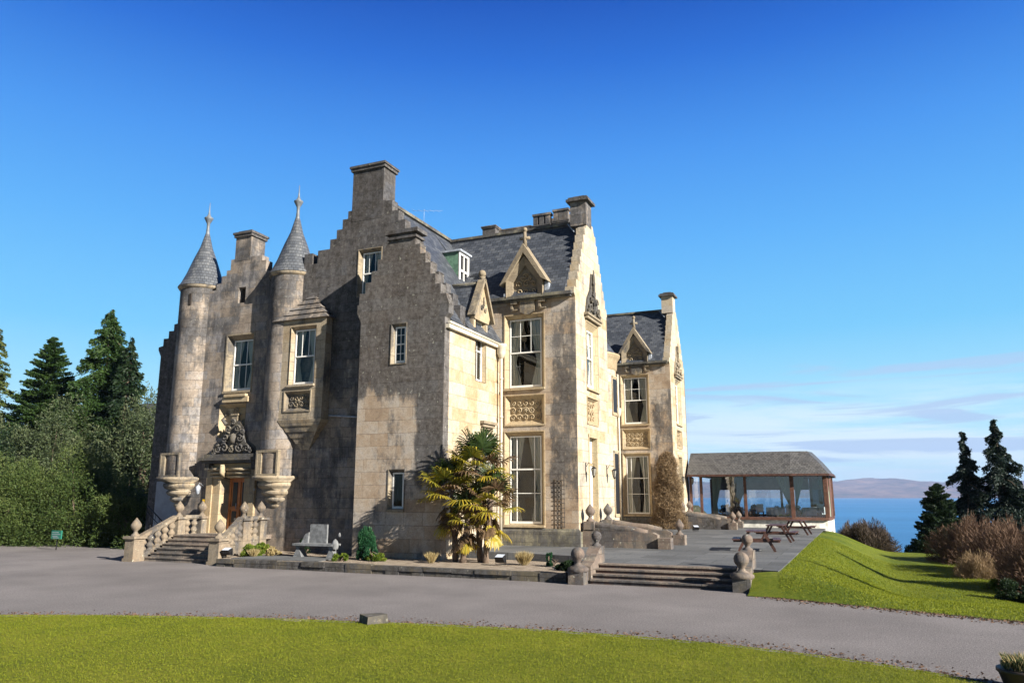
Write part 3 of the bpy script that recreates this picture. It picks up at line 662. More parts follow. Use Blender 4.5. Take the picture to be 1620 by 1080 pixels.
# --- roofs
def slab(m, q, t=.12):
    q = [Vector(p) for p in q]; n = (q[1]-q[0]).cross(q[2]-q[0]).normalized()
    if n.z < 0: n = -n
    low = [p-n*t for p in q]
    m.face(q); m.face(low[::-1])
    for i in range(len(q)): m.face([q[i], q[(i+1) % len(q)], low[(i+1) % len(q)], low[i]])
m = MB()
slab(m, [(-13.9, YF+.45, 9.28), (-13.9, 31.4, 9.28), (-18, 31.4, 15.35), (-18, YF+.45, 15.35)])
slab(m, [(-14.0, 31.4, 10.0), (-14.0, 56, 10.0), (-18, 56, 15.35), (-18, 31.4, 15.35)])
slab(m, [(-18, YF+.45, 15.35), (-18, 56, 15.35), (-22.7, 56, 11.2), (-22.7, YF+.45, 11.2)])
m.build('main_roof', 'slate', H)
m = MB()
slab(m, [(-13.9, YB+.42, 9.28), (-13.9, YF, 9.28), (-16.1, YF, 12.53), (-16.1, YB+.42, 12.53)])
slab(m, [(-16.1, YB+.42, 12.53), (-16.1, YF, 12.53), (-18.15, YF, 9.6), (-18.15, YB+.42, 9.6)])
m.build('block_roof', 'slate', H)
m = MB()
slab(m, [(-22.6, YF+.45, 11.2), (-22.6, 36, 11.2), (-25.6, 36, 13.35), (-25.6, YF+.45, 13.35)])
slab(m, [(-25.6, YF+.45, 13.35), (-25.6, 36, 13.35), (-28.9, 36, 11.2), (-28.9, YF+.45, 11.2)])
slab(m, [(-28.9, 28.75, 11.2), (-28.9, 40, 11.2), (-32.2, 40, 9.4), (-32.2, 28.75, 9.4)])
m.build('entrance_roof', 'slate', H)
m = MB(); m.box(-18.14, -17.86, 27.96, 56, 15.33, 15.47); m.build('ridge_stones', 'st_plinth', H)
# --- east side wall of the block
m = MB(); o = [(YB+.42, 0), (30.76, 0), (30.76, 9.3), (YB+.42, 9.3)]
wall(m, Ps, [(YB+.421, 0), (30.76, 0), (30.76, 9.3), (29.5, 9.3), (29.5, 10.1), (28.15, 10.1), (28.15, 9.3), (YB+.421, 9.3)], [(28.34, 29.32, 7.30, 9.95), (29.0, 30.0, 3.3, 5.35)], .4)
m.build('side_wall', 'st_side', H)
window(H, Ps, 28.34, 29.32, 7.30, 9.95, cols=2, up=2, low=2, rec=.2, sp=.06, surround='st_trimc', curt=None, lip=0, sill=False)
window(H, Ps, 29.0, 30.0, 3.3, 5.35, cols=2, up=1, low=0, rec=.2, sp=.1, surround='st_trim', curt=None, lip=.05)
m = MB(); Ps.box(m, 28.9, 30.1, 0, .12, 5.42, 5.55); Ps.box(m, 28.82, 30.18, 0, .2, 5.55, 5.66); m.build('window_hood', 'st_trim', H)
# dormer pediment over that window
m = MB(); wall(m, PL('X', XS+.06), [(28.15, 9.9), (29.5, 9.9), (29.62, 10.15), (28.95, 11.5), (28.05, 10.15)], [], .3); ped = m.build('pediment', 'st_trimc', H)
m = MB()
for (a, b_) in (((27.88, 9.98), (28.9, 11.78)), ((29.86, 9.98), (28.9, 11.78))):
    m.bar((XS+.02, a[0], a[1]), (XS+.02, b_[0], b_[1]), .34, .12)
m.build('skew', 'st_trim', ped)
m = MB(); m.lathe([(.10, 11.7), (.07, 11.82), (.16, 11.9)]+[(r, z) for r, z in ball_prof(.17, 11.88)[1:]], (XS+.02, 28.9, 0), 10); m.build('finial', 'st_trim', ped)
m = MB(); scroll(m, PL('X', XS+.06), 28.8, 10.5, .14, 1.2, .03, 1, 0, .03); scroll(m, PL('X', XS+.06), 29.1, 10.45, .12, 1.2, .03, -1, 1, .03); m.tube([(XS+.1, 28.95, 10.6), (XS+.1, 28.95, 11.0)], .03, 5); m.build('relief', 'st_trim', ped)
m = MB(); slab(m, [(XS-.1, 28.92, 11.62), (-16.4, 28.92, 11.62), (-15.2, 27.75, 9.7), (XS-.1, 27.75, 9.7)]); slab(m, [(XS-.1, 28.92, 11.62), (-16.4, 28.92, 11.62), (-15.2, 30.0, 9.7), (XS-.1, 30.0, 9.7)])
m.build('dormer_roof', 'slate', H)
m = MB(); m.tube([(XS-.1, 28.92, 11.66), (-16.2, 28.92, 11.66)], .08, 6); m.build('dormer_ridge', 'st_plinth', H)
m = MB()
for s_ in (-1, 1): m.bar((-14.3, 28.92+s_*1.2, 9.62), (-15.6, 28.92+s_*.12, 11.5), .22, .03)
m.build('lead_valley', 'lead', H)
# gutter and downpipe
m = MB(); m.tube([(XS+.15, YB+.1, 9.25), (XS+.15, 30.62, 9.19)], .06, 8); m.box(XS+.0, XS+.16, YB+.1, 30.7, 9.02, 9.17); m.build('gutter', 'cream_paint', H)
m = MB(); m.lathe([(.07, 8.55), (.12, 8.62), (.20, 8.78), (.21, 9.05), (.24, 9.08), (.24, 9.2), (.1, 9.22)], (XS+.22, 30.5, 0), 12)
for z in (7.6, 5.9, 4.2, 2.5): m.lathe([(.06, z), (.085, z+.01), (.085, z+.09), (.06, z+.1)], (XS+.22, 30.5, 0), 10)
m.tube([(XS+.22, 30.5, 8.6), (XS+.22, 30.5, .5)], .058, 10); m.build('downpipe', 'cream_paint', H)
# green-cheeked roof dormer
m = MB(); wall(m, PL('Y', 30.6), [(-17.55, 13.9), (-17.2, 13.1), (-16.12, 12.1), (-16.12, 13.86)], [], .05); dm = m.build('roof_dormer', 'green', H)
m = MB(); m.box(-17.6, -15.98, 30.5, 31.7, 13.86, 13.95); m.build('dormer_top', 'lead', dm)
m = MB(); m.box(-17.5, -16.12, 31.55, 31.6, 12.1, 13.86); m.build('dormer_cheek', 'green', dm)
m = MB(); P = PL('X', -16.12)
for (a, b_, c, d) in ((30.6, 30.72, 12.05, 13.86), (31.48, 31.6, 12.05, 13.86), (30.72, 31.48, 12.05, 12.2), (30.72, 31.48, 13.72, 13.86), (30.72, 31.48, 12.92, 13.02), (31.07, 31.12, 12.2, 13.72)): P.box(m, a, b_, -.03, .04, c, d)
m.build('dormer_sash', 'white', dm)
m = MB(); P.box(m, 30.7, 31.5, -.4, -.02, 12.1, 13.8); m.build('dormer_glass', 'black_metal', dm)
# --- the two bays
def bay(Y0, far=False):
    Pa, Pc = PL('Y', Y0), PL('X', -10.45); Ya = Y0+2.35
    n1, n2, n3 = (-13.80, -11.93, 7.18, 10.51), (-13.76, -11.94, 5.61, 6.88), (-13.79, -11.97, 1.33, 5.29)
    m = MB(); wall(m, Pa, [(-14.5, 0), (-10.458, 0), (-10.458, 11.2), (-14.5, 11.2)], [n1, n2, n3], .4); m.build('bay_wall', 'st_bay', H)
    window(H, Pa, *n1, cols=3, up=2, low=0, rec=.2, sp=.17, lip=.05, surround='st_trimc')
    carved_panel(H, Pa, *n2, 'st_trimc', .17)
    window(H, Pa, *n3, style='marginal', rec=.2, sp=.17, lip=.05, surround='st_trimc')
    m = MB(); Pa.box(m, -13.95, -10.36, 0, .10, 0, 1.12); m.hexa([Pa.p(-13.95, .10, 1.12), Pa.p(-10.36, .10, 1.12), Pa.p(-10.36, 0, 1.12), Pa.p(-13.95, 0, 1.12), Pa.p(-13.95, .02, 1.24), Pa.p(-10.44, .02, 1.24), Pa.p(-10.44, 0, 1.24), Pa.p(-13.95, 0, 1.24)])
    m.box(-10.449, -10.36, Y0+.0, Y0+1.3, 0, 1.12)
    m.build('plinth', 'st_plinth', H)
    m = MB(); m.box(-10.449, -10.36, Y0+3.0, Y0+4.7, 0, 1.12); m.build('plinth', 'st_plinth', H)
    # gable wall facing the sea side
    s1 = steps(Y0+4.75, 11.3, Y0+2.95, 15.2, 9); s2 = steps(Y0-.05, 11.3, Y0+1.7, 15.2, 9)
    rise = []
    for i in range(9): rise.append((Y0+.0+i*1.72/9, 11.55+i*3.65/9)); rise.append((Y0+(i+1)*1.72/9, 11.55+i*3.65/9))
    rise2 = [(2*Ya-u, z) for u, z in rise]
    o = [(Y0+.001, 0), (Y0+4.7, 0), (Y0+4.7, 11.2)]+[(Y0+4.8, 11.2)]+rise2+[(Ya+.4, 15.2), (Ya-.4, 15.2)]+rise[::-1]+[(Y0-.12, 11.55), (Y0-.12, 11.25), (Y0+.001, 11.1)]
    g1, g2, g3 = (Y0+1.42, Y0+3.12, 7.25, 10.3), (Y0+1.38, Y0+2.95, 5.72, 6.86), (Y0+1.45, Y0+2.8, .9, 5.22)
    m = MB(); wall(m, Pc, o, [(a, b_, c, d) for (a, b_, c, d) in (g1, g2, g3)], .42); m.build('gable_wall', 'st_side', H)
    window(H, Pc, *g1, cols=2, up=2, low=0, rec=.2, sp=.30, lip=.05, surround='st_trimc')
    carved_panel(H, Pc, *g2, 'st_trimc', .13)
    # white french door
    m = MB(); Pc.box(m, g3[0], g3[1], -.3, -.24, .9, 5.22)
    fd = m.build('french_door', 'white', H)
    m = MB(); Pc.box(m, g3[0], g3[0]+.12, -.24, .02, .9, 5.22); Pc.box(m, g3[1]-.12, g3[1], -.24, .02, .9, 5.22); Pc.box(m, g3[0], g3[1], -.24, .03, 5.1, 5.25); Pc.box(m, g3[0]+.12, g3[1]-.12, -.24, -.18, 3.9, 4.0)
    m.build('door_surround', 'st_trimc', fd)
    m = MB(); Pc.box(m, g3[0]+.25, g3[1]-.25, -.24, -.232, 4.1, 5.0); Pc.box(m, g3[0]+.3, g3[1]-.3, -.24, -.232, 2.2, 3.7); m.build('door_glass', 'greencurtain', fd)
    # carved pediment over the gable window
    m = MB(); Pc.box(m, Y0+1.25, Y0+3.3, 0, .16, 10.42, 10.56); Pc.box(m, Y0+1.15, Y0+3.4, 0, .22, 10.56, 10.66)
    cp = m.build('window_hood', 'st_trim', H)
    m = MB(); wall(m, PL('X', -10.45+.09), [(Y0+1.3, 10.66), (Y0+3.25, 10.66), (Y0+3.0, 11.4), (Y0+2.55, 11.9), (Y0+2.35, 12.7), (Y0+2.2, 12.7), (Y0+2.0, 11.9), (Y0+1.55, 11.4)], [], .08)
    for (u, z, r, f) in ((1.7, 10.95, .22, 1), (2.85, 10.95, .22, -1), (2.27, 11.0, .2, 1), (1.9, 11.4, .18, -1), (2.65, 11.4, .18, 1), (2.28, 11.75, .18, 1), (2.28, 12.2, .12, -1), (1.45, 10.8, .1, 1), (3.1, 10.8, .1, 1)):
        scroll(m, PL('X', -10.45+.13), Y0+u, z, r, 1.3, .03, f, u*7, .05)
    m.tube([(-10.3, Y0+2.28, 11.0), (-10.3, Y0+2.28, 12.5), (-10.3, Y0+2.28, 12.9)], [.06, .07, .02], 6)
    m.build('carved_pediment', 'st_carve' if not far else 'st_trim', cp)
    # lanterns
    for u in (Y0+.98, Y0+4.1):
        m = MB(); z = 3.75
        m.tube([(-10.44, u, z+.0), (-10.30, u, z+.22), (-10.08, u, z+.16), (-10.08, u, z+.06)], .014, 5); m.tube([(-10.43, u, z-.28), (-10.43, u, z+.22)], .022, 5)
        m.lathe([(.01, z+.06), (.12, z-.02), (.13, z-.03), (.11, z-.04)], (-10.08, u, 0), 8); m.lathe([(.06, z-.34), (.03, z-.40), (1e-4, z-.43)], (-10.08, u, 0), 8)
        for k in range(6): a = k*math.pi/3; m.tube([(-10.08+.11*math.cos(a), u+.11*math.sin(a), z-.04), (-10.08+.06*math.cos(a), u+.06*math.sin(a), z-.34)], .008, 4)
        ln = m.build('wall_lantern', 'black_metal', H)
        m = MB(); m.lathe([(.1, z-.05), (.055, z-.33)], (-10.08, u, 0), 8); m.build('lamp_glass', 'lamp_glass', ln)
    # eaves cornice
    m = MB(); Pa.box(m, -14.5, -10.6, 0, .22, 11.12, 11.2); Pa.box(m, -14.5, -10.55, 0, .30, 11.2, 11.34); m.build('eaves_cornice', 'st_plinth', H)
    # roof
    m = MB(); zr = 15.30
    slab(m, [(-10.87, Y0-.28, 11.3), (-10.87, Ya, zr), (-18.05, Ya, zr), (-18.05, Y0-.28, 11.3)])
    slab(m, [(-10.87, Ya, zr), (-10.87, Y0+4.9, 11.3), (-18.05, Y0+4.9, 11.3), (-18.05, Ya, zr)])
    m.build('bay_roof', 'slate', H)
    m = MB(); m.box(-17.9, -11.3, Ya-.12, Ya+.12, zr-.02, zr+.11); m.build('ridge_stones', 'st_plinth', H)
    m = MB(); m.bar((-10.95, Ya-.35, 14.72), (-11.35, Ya-.15, 15.25), .5, .03); m.build('lead_flashing', 'lead', H)
    # gable chimney
    m = MB(); m.box(-11.22, -10.44, Ya-.62, Ya+.2, 15.0, 16.18); ch = m.build('chimney', 'st_chim' if not far else 'st_side', H)
    m = MB(); m.box(-11.38, -10.28, Ya-.78, Ya+.36, 16.18, 16.3); m.box(-11.30, -10.36, Ya-.7, Ya+.28, 16.3, 16.40); m.box(-11.1, -10.56, Ya-.5, Ya+.08, 16.40, 16.5); m.build('chimney_cap', 'st_dark', ch)
    # pedimented dormer on the eaves
    cx = -12.74; Pd = PL('Y', Y0-.08)
    m = MB()
    wall(m, Pd, [(cx-.88, 11.3), (cx+.88, 11.3), (cx+.88, 12.15), (cx, 13.15), (cx-.88, 12.15)], [], .10)
    inner = [(cx-.88, 11.3), (cx+.88, 11.3), (cx+.88, 12.15), (cx, 13.15), (cx-.88, 12.15)]
    fr = [(cx-.6, 11.34), (cx+.6, 11.34), (cx+.6, 12.0), (cx, 12.75), (cx-.6, 12.0)]
    for k in range(5):
        if k == 0: continue
        a, b_ = inner[k], inner[(k+1) % 5]; c, d = fr[k], fr[(k+1) % 5]
        m.hexa([Pd.p(a[0], .0, a[1]), Pd.p(b_[0], .0, b_[1]), Pd.p(d[0], .0, d[1]), Pd.p(c[0], .0, c[1]), Pd.p(a[0], .24, a[1]), Pd.p(b_[0], .24, b_[1]), Pd.p(d[0], .12, d[1]), Pd.p(c[0], .12, c[1])])
    pd = m.build('pediment', 'st_trim', H)
    m = MB()       # overhanging stone skews
    for s_ in (-1, 1):
        m.hexa([Pd.p(cx+s_*1.16, .36, 11.86), Pd.p(cx+s_*1.16, -.35, 11.86), Pd.p(cx+s_*.86, -.35, 12.02), Pd.p(cx+s_*.86, .36, 12.02),
                Pd.p(cx, .36, 13.72), Pd.p(cx, -.35, 13.72), Pd.p(cx, -.35, 13.3), Pd.p(cx, .36, 13.3)])
    m.build('skew', 'st_trim', pd)
    m = MB(); m.tube([Pd.p(cx, .1, 13.6), Pd.p(cx, .1, 14.4)], [.11, .07], 8); m.tube([Pd.p(cx-.24, .1, 14.02), Pd.p(cx+.24, .1, 14.02)], .075, 8); m.lathe(ball_prof(.12, 14.3), (cx, Y0-.18, 0), 8)
    m.build('cross_finial', 'st_trim', pd)
    m = MB()
    for (u, z, r, f) in ((-.3, 11.55, .17, 1), (.05, 11.55, .17, -1), (.38, 11.55, .14, 1), (-.3, 11.9, .16, -1), (.05, 11.92, .17, 1), (.36, 11.9, .14, -1), (.0, 12.25, .15, 1), (-.18, 12.15, .1, 1), (.2, 12.15, .1, -1)): scroll(m, Pd, cx+u, z, r, 1.3, .04, f, u*9, .035)
    m.build('relief_scrolls', 'st_trimc', pd)
    m = MB(); slab(m, [(cx, Y0+.26, 13.3), (cx, Y0+1.4, 13.3), (cx-1.0, Y0+.6, 12.0), (cx-1.0, Y0+.26, 12.0)]); slab(m, [(cx, Y0+.26, 13.3), (cx, Y0+1.4, 13.3), (cx+1.0, Y0+.6, 12.0), (cx+1.0, Y0+.26, 12.0)])
    Pd.box(m, cx-.9, cx+.9, -1.0, -.11, 11.3, 12.05); m.build('dormer_roof', 'slate', H)
    m = MB(); m.box(cx+.92, cx+1.12, Y0-.15, Y0+.3, 11.4, 11.9); m.box(cx-1.0, cx-.85, Y0-.3, Y0, 11.36, 11.5); m.build('lead_flashing', 'lead', H)
    # bracketed corbel under the gutter
    m = MB(); Pa.box(m, cx-.28, cx+.42, 0, .14, 10.62, 11.12); m.hexa([Pa.p(cx-.28, 0, 10.62), Pa.p(cx-.28, .14, 10.62), Pa.p(cx+.42, .14, 10.62), Pa.p(cx+.42, 0, 10.62), Pa.p(cx+.0, 0, 10.48), Pa.p(cx+.0, .14, 10.48), Pa.p(cx+.14, .14, 10.48), Pa.p(cx+.14, 0, 10.48)][4:]+[Pa.p(cx-.28, 0, 10.62), Pa.p(cx-.28, .14, 10.62), Pa.p(cx+.42, .14, 10.62), Pa.p(cx+.42, 0, 10.62)])
    for x in (cx-.72, cx+.62): Pa.box(m, x, x+.32, 0, .2, 11.0, 11.12); Pa.box(m, x, x+.10, 0, .16, 10.78, 11.0); Pa.box(m, x, x+.32, 0, .1, 10.72, 10.78)
    m.build('corbel_bracket', 'st_trim', H)
bay(30.76); bay(49.9, True)
# --- wall between the bays, with a bow
m = MB(); m.box(-14.5, -14.08, 35.47, 49.89, 0, 10.0); m.box(-14.5, -14.08, 31.2, 35.4, 0, 11.2); m.box(-14.5, -14.08, 50.31, 56, 0, 11.2); m.build('side_wall', 'st_side', H)
c = (-14.08, 42.9, 0); m = MB(); r = 1.85
m.lathe([(r, 0), (r, 10.0)], c, 20, -math.pi/2, math.pi/2); bw = m.build('bow', 'st_side', H)
m = MB(); m.lathe([(r, 9.75), (r+.08, 9.85), (r+.10, 10.3), (r+.16, 10.4), (r+.26, 10.55), (r+.28, 10.68), (r+.1, 10.72)], c, 20, -math.pi/2, math.pi/2); m.build('bow_cornice', 'st_trimc', bw)
m = MB(); m.lathe([(r+.1, 10.7), (.05, 13.4)], c, 20, -math.pi/2, math.pi/2); m.build('bow_roof', 'slate', bw)
for ang in (-62, 0, 62):
    a = R(ang); 
    for (z0, z1) in ((1.5, 5.0), (7.2, 9.3)):
        m = MB(); A = math.radians(14)
        m.lathe([(r+.005, z0-.1), (r+.05, z0-.1), (r+.05, z0), (r+.03, z0), (r+.03, z1), (r+.06, z1), (r+.06, z1+.1), (r+.005, z1+.1)], c, 4, a-A, a+A, False); bwv = m.build('bow_window', 'st_trimc', bw)
        m = MB(); m.lathe([(r+.036, z0+.08), (r+.036, z1-.08)], c, 3, a-A*.8, a+A*.8, False); m.build('bow_glass', 'black_metal', bwv)
m = MB(); m.tube([(-13.98, 49.75, 10.6), (-13.98, 49.75, .5)], .07, 8); m.lathe([(.08, 7.7), (.16, 7.9), (.2, 8.1), (.2, 8.3)], (-13.98, 49.75, 0), 10); m.build('downpipe', 'cream_paint', H)
# hidden closing walls
m = MB(); m.box(-32.1, -28.8, 40, 40.4, 0, 9.4); m.box(-29.0, -28.7, 40.4, 56, 0, 9.4); m.box(-29, -14.5, 56, 56.4, 0, 11); m.box(-22.75, -22.6, 36, 56, 9, 11.3); m.box(-14.5, -10.5, 54.6, 55.0, 0, 11.2); m.box(-14.5, -10.5, 35.06, 35.46, 0, 11.2)
m.build('rear_wall', 'st_dark', H)
m = MB(); slab(m, [(-22.7, 36, 11.2), (-22.7, 56, 11.2), (-29, 56, 9.4), (-29, 36, 9.4)]); m.build('rear_roof', 'slate', H)
# lantern and box by the front door
m = MB(); m.tube([(-27.2, 26.98, 3.0), (-27.2, 26.7, 3.15), (-27.2, 26.65, 3.0)], .015, 5); m.lathe([(.01, 3.08), (.11, 2.98), (.12, 2.96), (.07, 2.68), (.02, 2.64)], (-27.2, 26.65, 0), 8); m.build('wall_lantern', 'lead', H)
m = MB(); m.box(-27.12, -26.98, 26.88, 26.999, 2.12, 2.42); m.box(-27.15, -26.95, 26.86, 26.999, 2.05, 2.12); m.build('notice_box', 'yellow', H)
m = MB(); m.lathe([(.02, 2.9), (.07, 2.84), (.02, 2.78)], (-23.9, 26.6, 0), 8); m.build('globe_lamp', 'lamp_glass', H)
# aerial on the ridge
m = MB(); m.tube([(-18, 30.5, 15.4), (-18, 30.5, 16.2)], .008, 4); m.tube([(-18.5, 30.2, 16.1), (-17.2, 30.9, 16.15)], .005, 4)
for k in range(5): x = -18.4+k*.25; m.tube([(x, 30.0+k*.14, 16.1), (x, 30.5+k*.14, 16.13)], .004, 4)
m.build('aerial', 'lead', H)
# ================================================================ GROUND AND WATER
def lerp(a, b, t): return a+(b-a)*t
def sst(a, b, x): t = max(0, min(1, (x-a)/(b-a))); return t*t*(3-2*t)
ZT = .52                                                   # terrace level
def xe(y): return -2.08+.009*(y-23)   # edge of the terrace
def yroad(x): return 21.95-.4*(x+2.7) if x < 12 else 16.1          # far edge of the drive on the right
def h_right(x, y):
    yr = yroad(x)
    base = -.95*sst(0, 13, y-yr)+.25*sst(30, 46, y)
    if x > 4.5: base -= .08*(x-4.5)*sst(0, 8, y-yr)
    fall = 26*sst(52, 105, y)+1.2*sst(51, 60, y)
    b = sst(0, 1, 1-max(0, x-xe(y))/(3.5+.012*(y-23)))
    k = sst(-.1, 1.35, y-yr)
    top = ZT-.035-(.0 if y < 52 else .35*sst(52, 56, y))
    return base-fall+(top-base)*b*k + .03*math.sin(x*1.3+y*.7)*k*sst(-2, 0, x)
def gridmesh(name, xs, ys, fn, mat, skip=None):
    v = [(x, y, fn(x, y)) for y in ys for x in xs]; nx = len(xs); f = []
    for j in range(len(ys)-1):
        for i in range(nx-1):
            if skip and skip((xs[i]+xs[i+1])/2, (ys[j]+ys[j+1])/2): continue
            a = j*nx+i; f.append((a, a+1, a+1+nx, a+nx))
    me = bpy.data.meshes.new(name); me.from_pydata(v, [], f); me.polygons.foreach_set('use_smooth', [True]*len(f))
    me.materials.append(M[mat]); o = bpy.data.objects.new(name, me); COL.objects.link(o); return o
# bank and lawn to the right of the terrace, falling to the shore
xs = list(np.arange(-2.9, 8, .35))+list(np.arange(8, 40, 1.5))+list(np.arange(40, 160, 10))
ys = list(np.arange(14.5, 62, .5))+list(np.arange(62, 130, 3))+list(np.arange(130, 260, 15))
def hr(x, y):
    # rows start on the road edge: squeeze the grid's front to it
    return h_right(x, y)
v = []; nx = len(xs); f = []
for j, y in enumerate(ys):
    for i, x in enumerate(xs):
        X = max(x, xe(max(y, 23))); yr = yroad(X); Y = yr+(y-14.5)*(260-yr)/(260-14.5) if y < 260 else y
        v.append((max(x, xe(Y) if Y > 23.45 else -2.76), Y, hr(x, Y)+.012))
for j in range(len(ys)-1):
    for i in range(nx-1):
        a = j*nx+i; f.append((a, a+1, a+1+nx, a+nx))
me = bpy.data.meshes.new('lawn_bank'); me.from_pydata(v, [], f); me.polygons.foreach_set('use_smooth', [True]*len(f)); me.materials.append(M['grass2'])
o = bpy.data.objects.new('grass_bank', me); COL.objects.link(o); struct(o)
# wider land under everything
def h_land(x, y):
    z = -.25
    if y > 64: z -= 26*sst(64, 200, y)*sst(-45, -25, x)
    if x > -7 and y > 14: z = min(z, min(h_right(x+d, y+e) for d in (-4, 0, 4) for e in (-4, 0, 4))-.4)
    if y < -20: z = -.25
    if x < -60: z += .02*(-60-x)*sst(-60, -160, x)*0
    return z
o = gridmesh('land', list(np.arange(-400, -60, 34))+list(np.arange(-60, 60, 4))+list(np.arange(60, 400, 34)), list(np.arange(-200, -20, 30))+list(np.arange(-20, 100, 4))+list(np.arange(100, 260, 16)), h_land, 'rough'); struct(o)
def flat(name, pts, z, mat, th=0):
    m = MB(); m.face([(x, y, z) for x, y in pts])
    if th:
        for i in range(len(pts)):
            a, b_ = pts[i], pts[(i+1) % len(pts)]; m.face([(*a, z), (*b_, z), (*b_, z-th), (*a, z-th)])
    return struct(m.build(name, mat))
right = [(x, yroad(x)+.12) for x in (40, 20, 12, 10, 8, 6, 4, 3, 2, 1, 0, -1, -2, -2.6)]
flat('driveway', [(-75, -30), (40, -30)]+right+[(-2.7, 24.5), (-8, 24.5), (-14.0, 27.2), (-14.0, 30), (-24, 30), (-32, 29), (-33, 32), (-40, 31), (-46, 27), (-60, 27), (-75, 24)], 0, 'asphalt')
# foreground lawn, gently domed, with its curved edge
edge = [(-30, 2.5), (-24, 7.6), (-20.5, 10.2), (-17.3, 11.6), (-15.2, 12.5), (-13.4, 13.1), (-11.5, 13.65), (-9.7, 14.0), (-7.8, 14.4), (-6, 14.62), (-4, 14.7), (-2.2, 14.55), (-.7, 14.2), (.3, 13.85), (1.06, 13.45), (1.6, 13.0), (2.6, 12), (3.6, 10.2), (4, 8), (4, 3)]
def edge_y(x):
    for (a, b_) in zip(edge, edge[1:]):
        if a[0] <= x <= b_[0]: return lerp(a[1], b_[1], (x-a[0])/(b_[0]-a[0]+1e-9))
    return 3
v = []; f = []; cols = list(np.arange(-30, 3.9, .2)); rows = [0, .04, .12, .3, .7, 1.2, 2, 3, 4.5, 7, 10, 14]
for x in cols:
    ye = edge_y(x)+.035*math.sin(x*9)+.02*math.sin(x*23)
    for k, r in enumerate(rows): v.append((x, ye-r, .004+.05*sst(0, .25, r)+.03*sst(.2, 3, r)+(.012*math.sin(x*2+r) if r > .2 else 0)))
nr = len(rows)
for i in range(len(cols)-1):
    for k in range(nr-1): a = i*nr+k; f.append((a, a+1, a+1+nr, a+nr))
me = bpy.data.meshes.new('front_lawn'); me.from_pydata(v, [], f); me.polygons.foreach_set('use_smooth', [True]*len(f)); me.materials.append(M['grass'])
o = bpy.data.objects.new('front_lawn', me); COL.objects.link(o); struct(o)
# terrace
ter = [(-14.07, 26.95), (-11.2, 26.75), (-8.95, 26.2), (-8.05, 24.05), (-7.35, 23.95), (-3.2, 23.75), (-2.78, 23.62), (-2.1, 23.4)]+[(xe(y), y) for y in np.arange(24, 62, 2)]+[(-12, 62), (-14.07, 56)]
flat('terrace', ter, ZT, 'terrace', .6)
# gravel bed behind its retaining kerb
bed = [(-22.0, 22.98), (-8.15, 22.95), (-7.95, 24.0), (-8.9, 26.15), (-11.2, 26.7), (-14.05, 26.9), (-14.05, 25.6), (-18.0, 25.6), (-18.0, 26.99), (-22.6, 26.99), (-22.4, 24.0)]
flat('gravel_bed', bed, .27, 'gravel', .3)
flat('bench_slab', [(-21.6, 23.05), (-17.7, 23.2), (-17.9, 24.9), (-21.3, 24.9)], .30, 'terrace', .05)
# sea and far hills
m = MB(); 
o = gridmesh('sea', [-40000, -8000, -2000, -600, -200, 0, 200, 600, 2000, 8000, 40000], [150, 300, 600, 1200, 2400, 5000, 9500, 20000, 45000], lambda x, y: -25.5, 'sea'); struct(o)
def hh(x, y):
    u = (y-8350)/2600
    if u < 0: return -27
    n = mnoise.fractal(Vector((x*.0011, y*.0011, .3)), .9, 2.1, 6)
    n2 = mnoise.fractal(Vector((x*.00035+5, y*.0005, 2)), 1, 2, 3)
    env = 178+42*n2+18*math.sin(x*.0016+1.2)
    return -27+(env+30)*(sst(0, 1.0, u)**.9)*(1+.22*n)+16*n*sst(0, .3, u)
xs = list(np.arange(-9000, -1500, 300))+list(np.arange(-1500, 3000, 45))+list(np.arange(3000, 9000, 300))
ys = list(np.arange(8300, 11400, 75))
o = gridmesh('hills', xs, ys, hh, 'hillm'); struct(o)
# far shore behind the left side of the picture, inland ground: see trees

# ================================================================ STEPS, WALLS, BALUSTRADES
def acorn(m, x, y, z, s=1.0, n=12):
    """pointed stone finial on a small pedestal"""
    pr = [(.17, 0), (.17, .05), (.10, .10), (.07, .17), (.08, .20), (.15, .27), (.205, .37), (.20, .45), (.13, .56), (.05, .66), (1e-4, .72)]
    m.lathe([(r*s, q*s) for r, q in pr], (x, y, z), n)
def ball(m, x, y, z, s=1.0):
    m.lathe([(.19*s, 0), (.19*s, .05*s), (.11*s, .09*s), (.085*s, .15*s), (.12*s, .18*s)]+[(r, q) for r, q in ball_prof(.21*s, .17*s, 1, 10)[2:]], (x, y, z), 14)
def bell_pier(m, x, y, z0, z1, w):
    h = w/2
    m.box(x-h, x+h, y-h, y+h, z0, z1-.10); m.box(x-h-.04, x+h+.04, y-h-.04, y+h+.04, z0, z0+.12)
    m.box(x-h-.07, x+h+.07, y-h-.07, y+h+.07, z1-.10, z1)
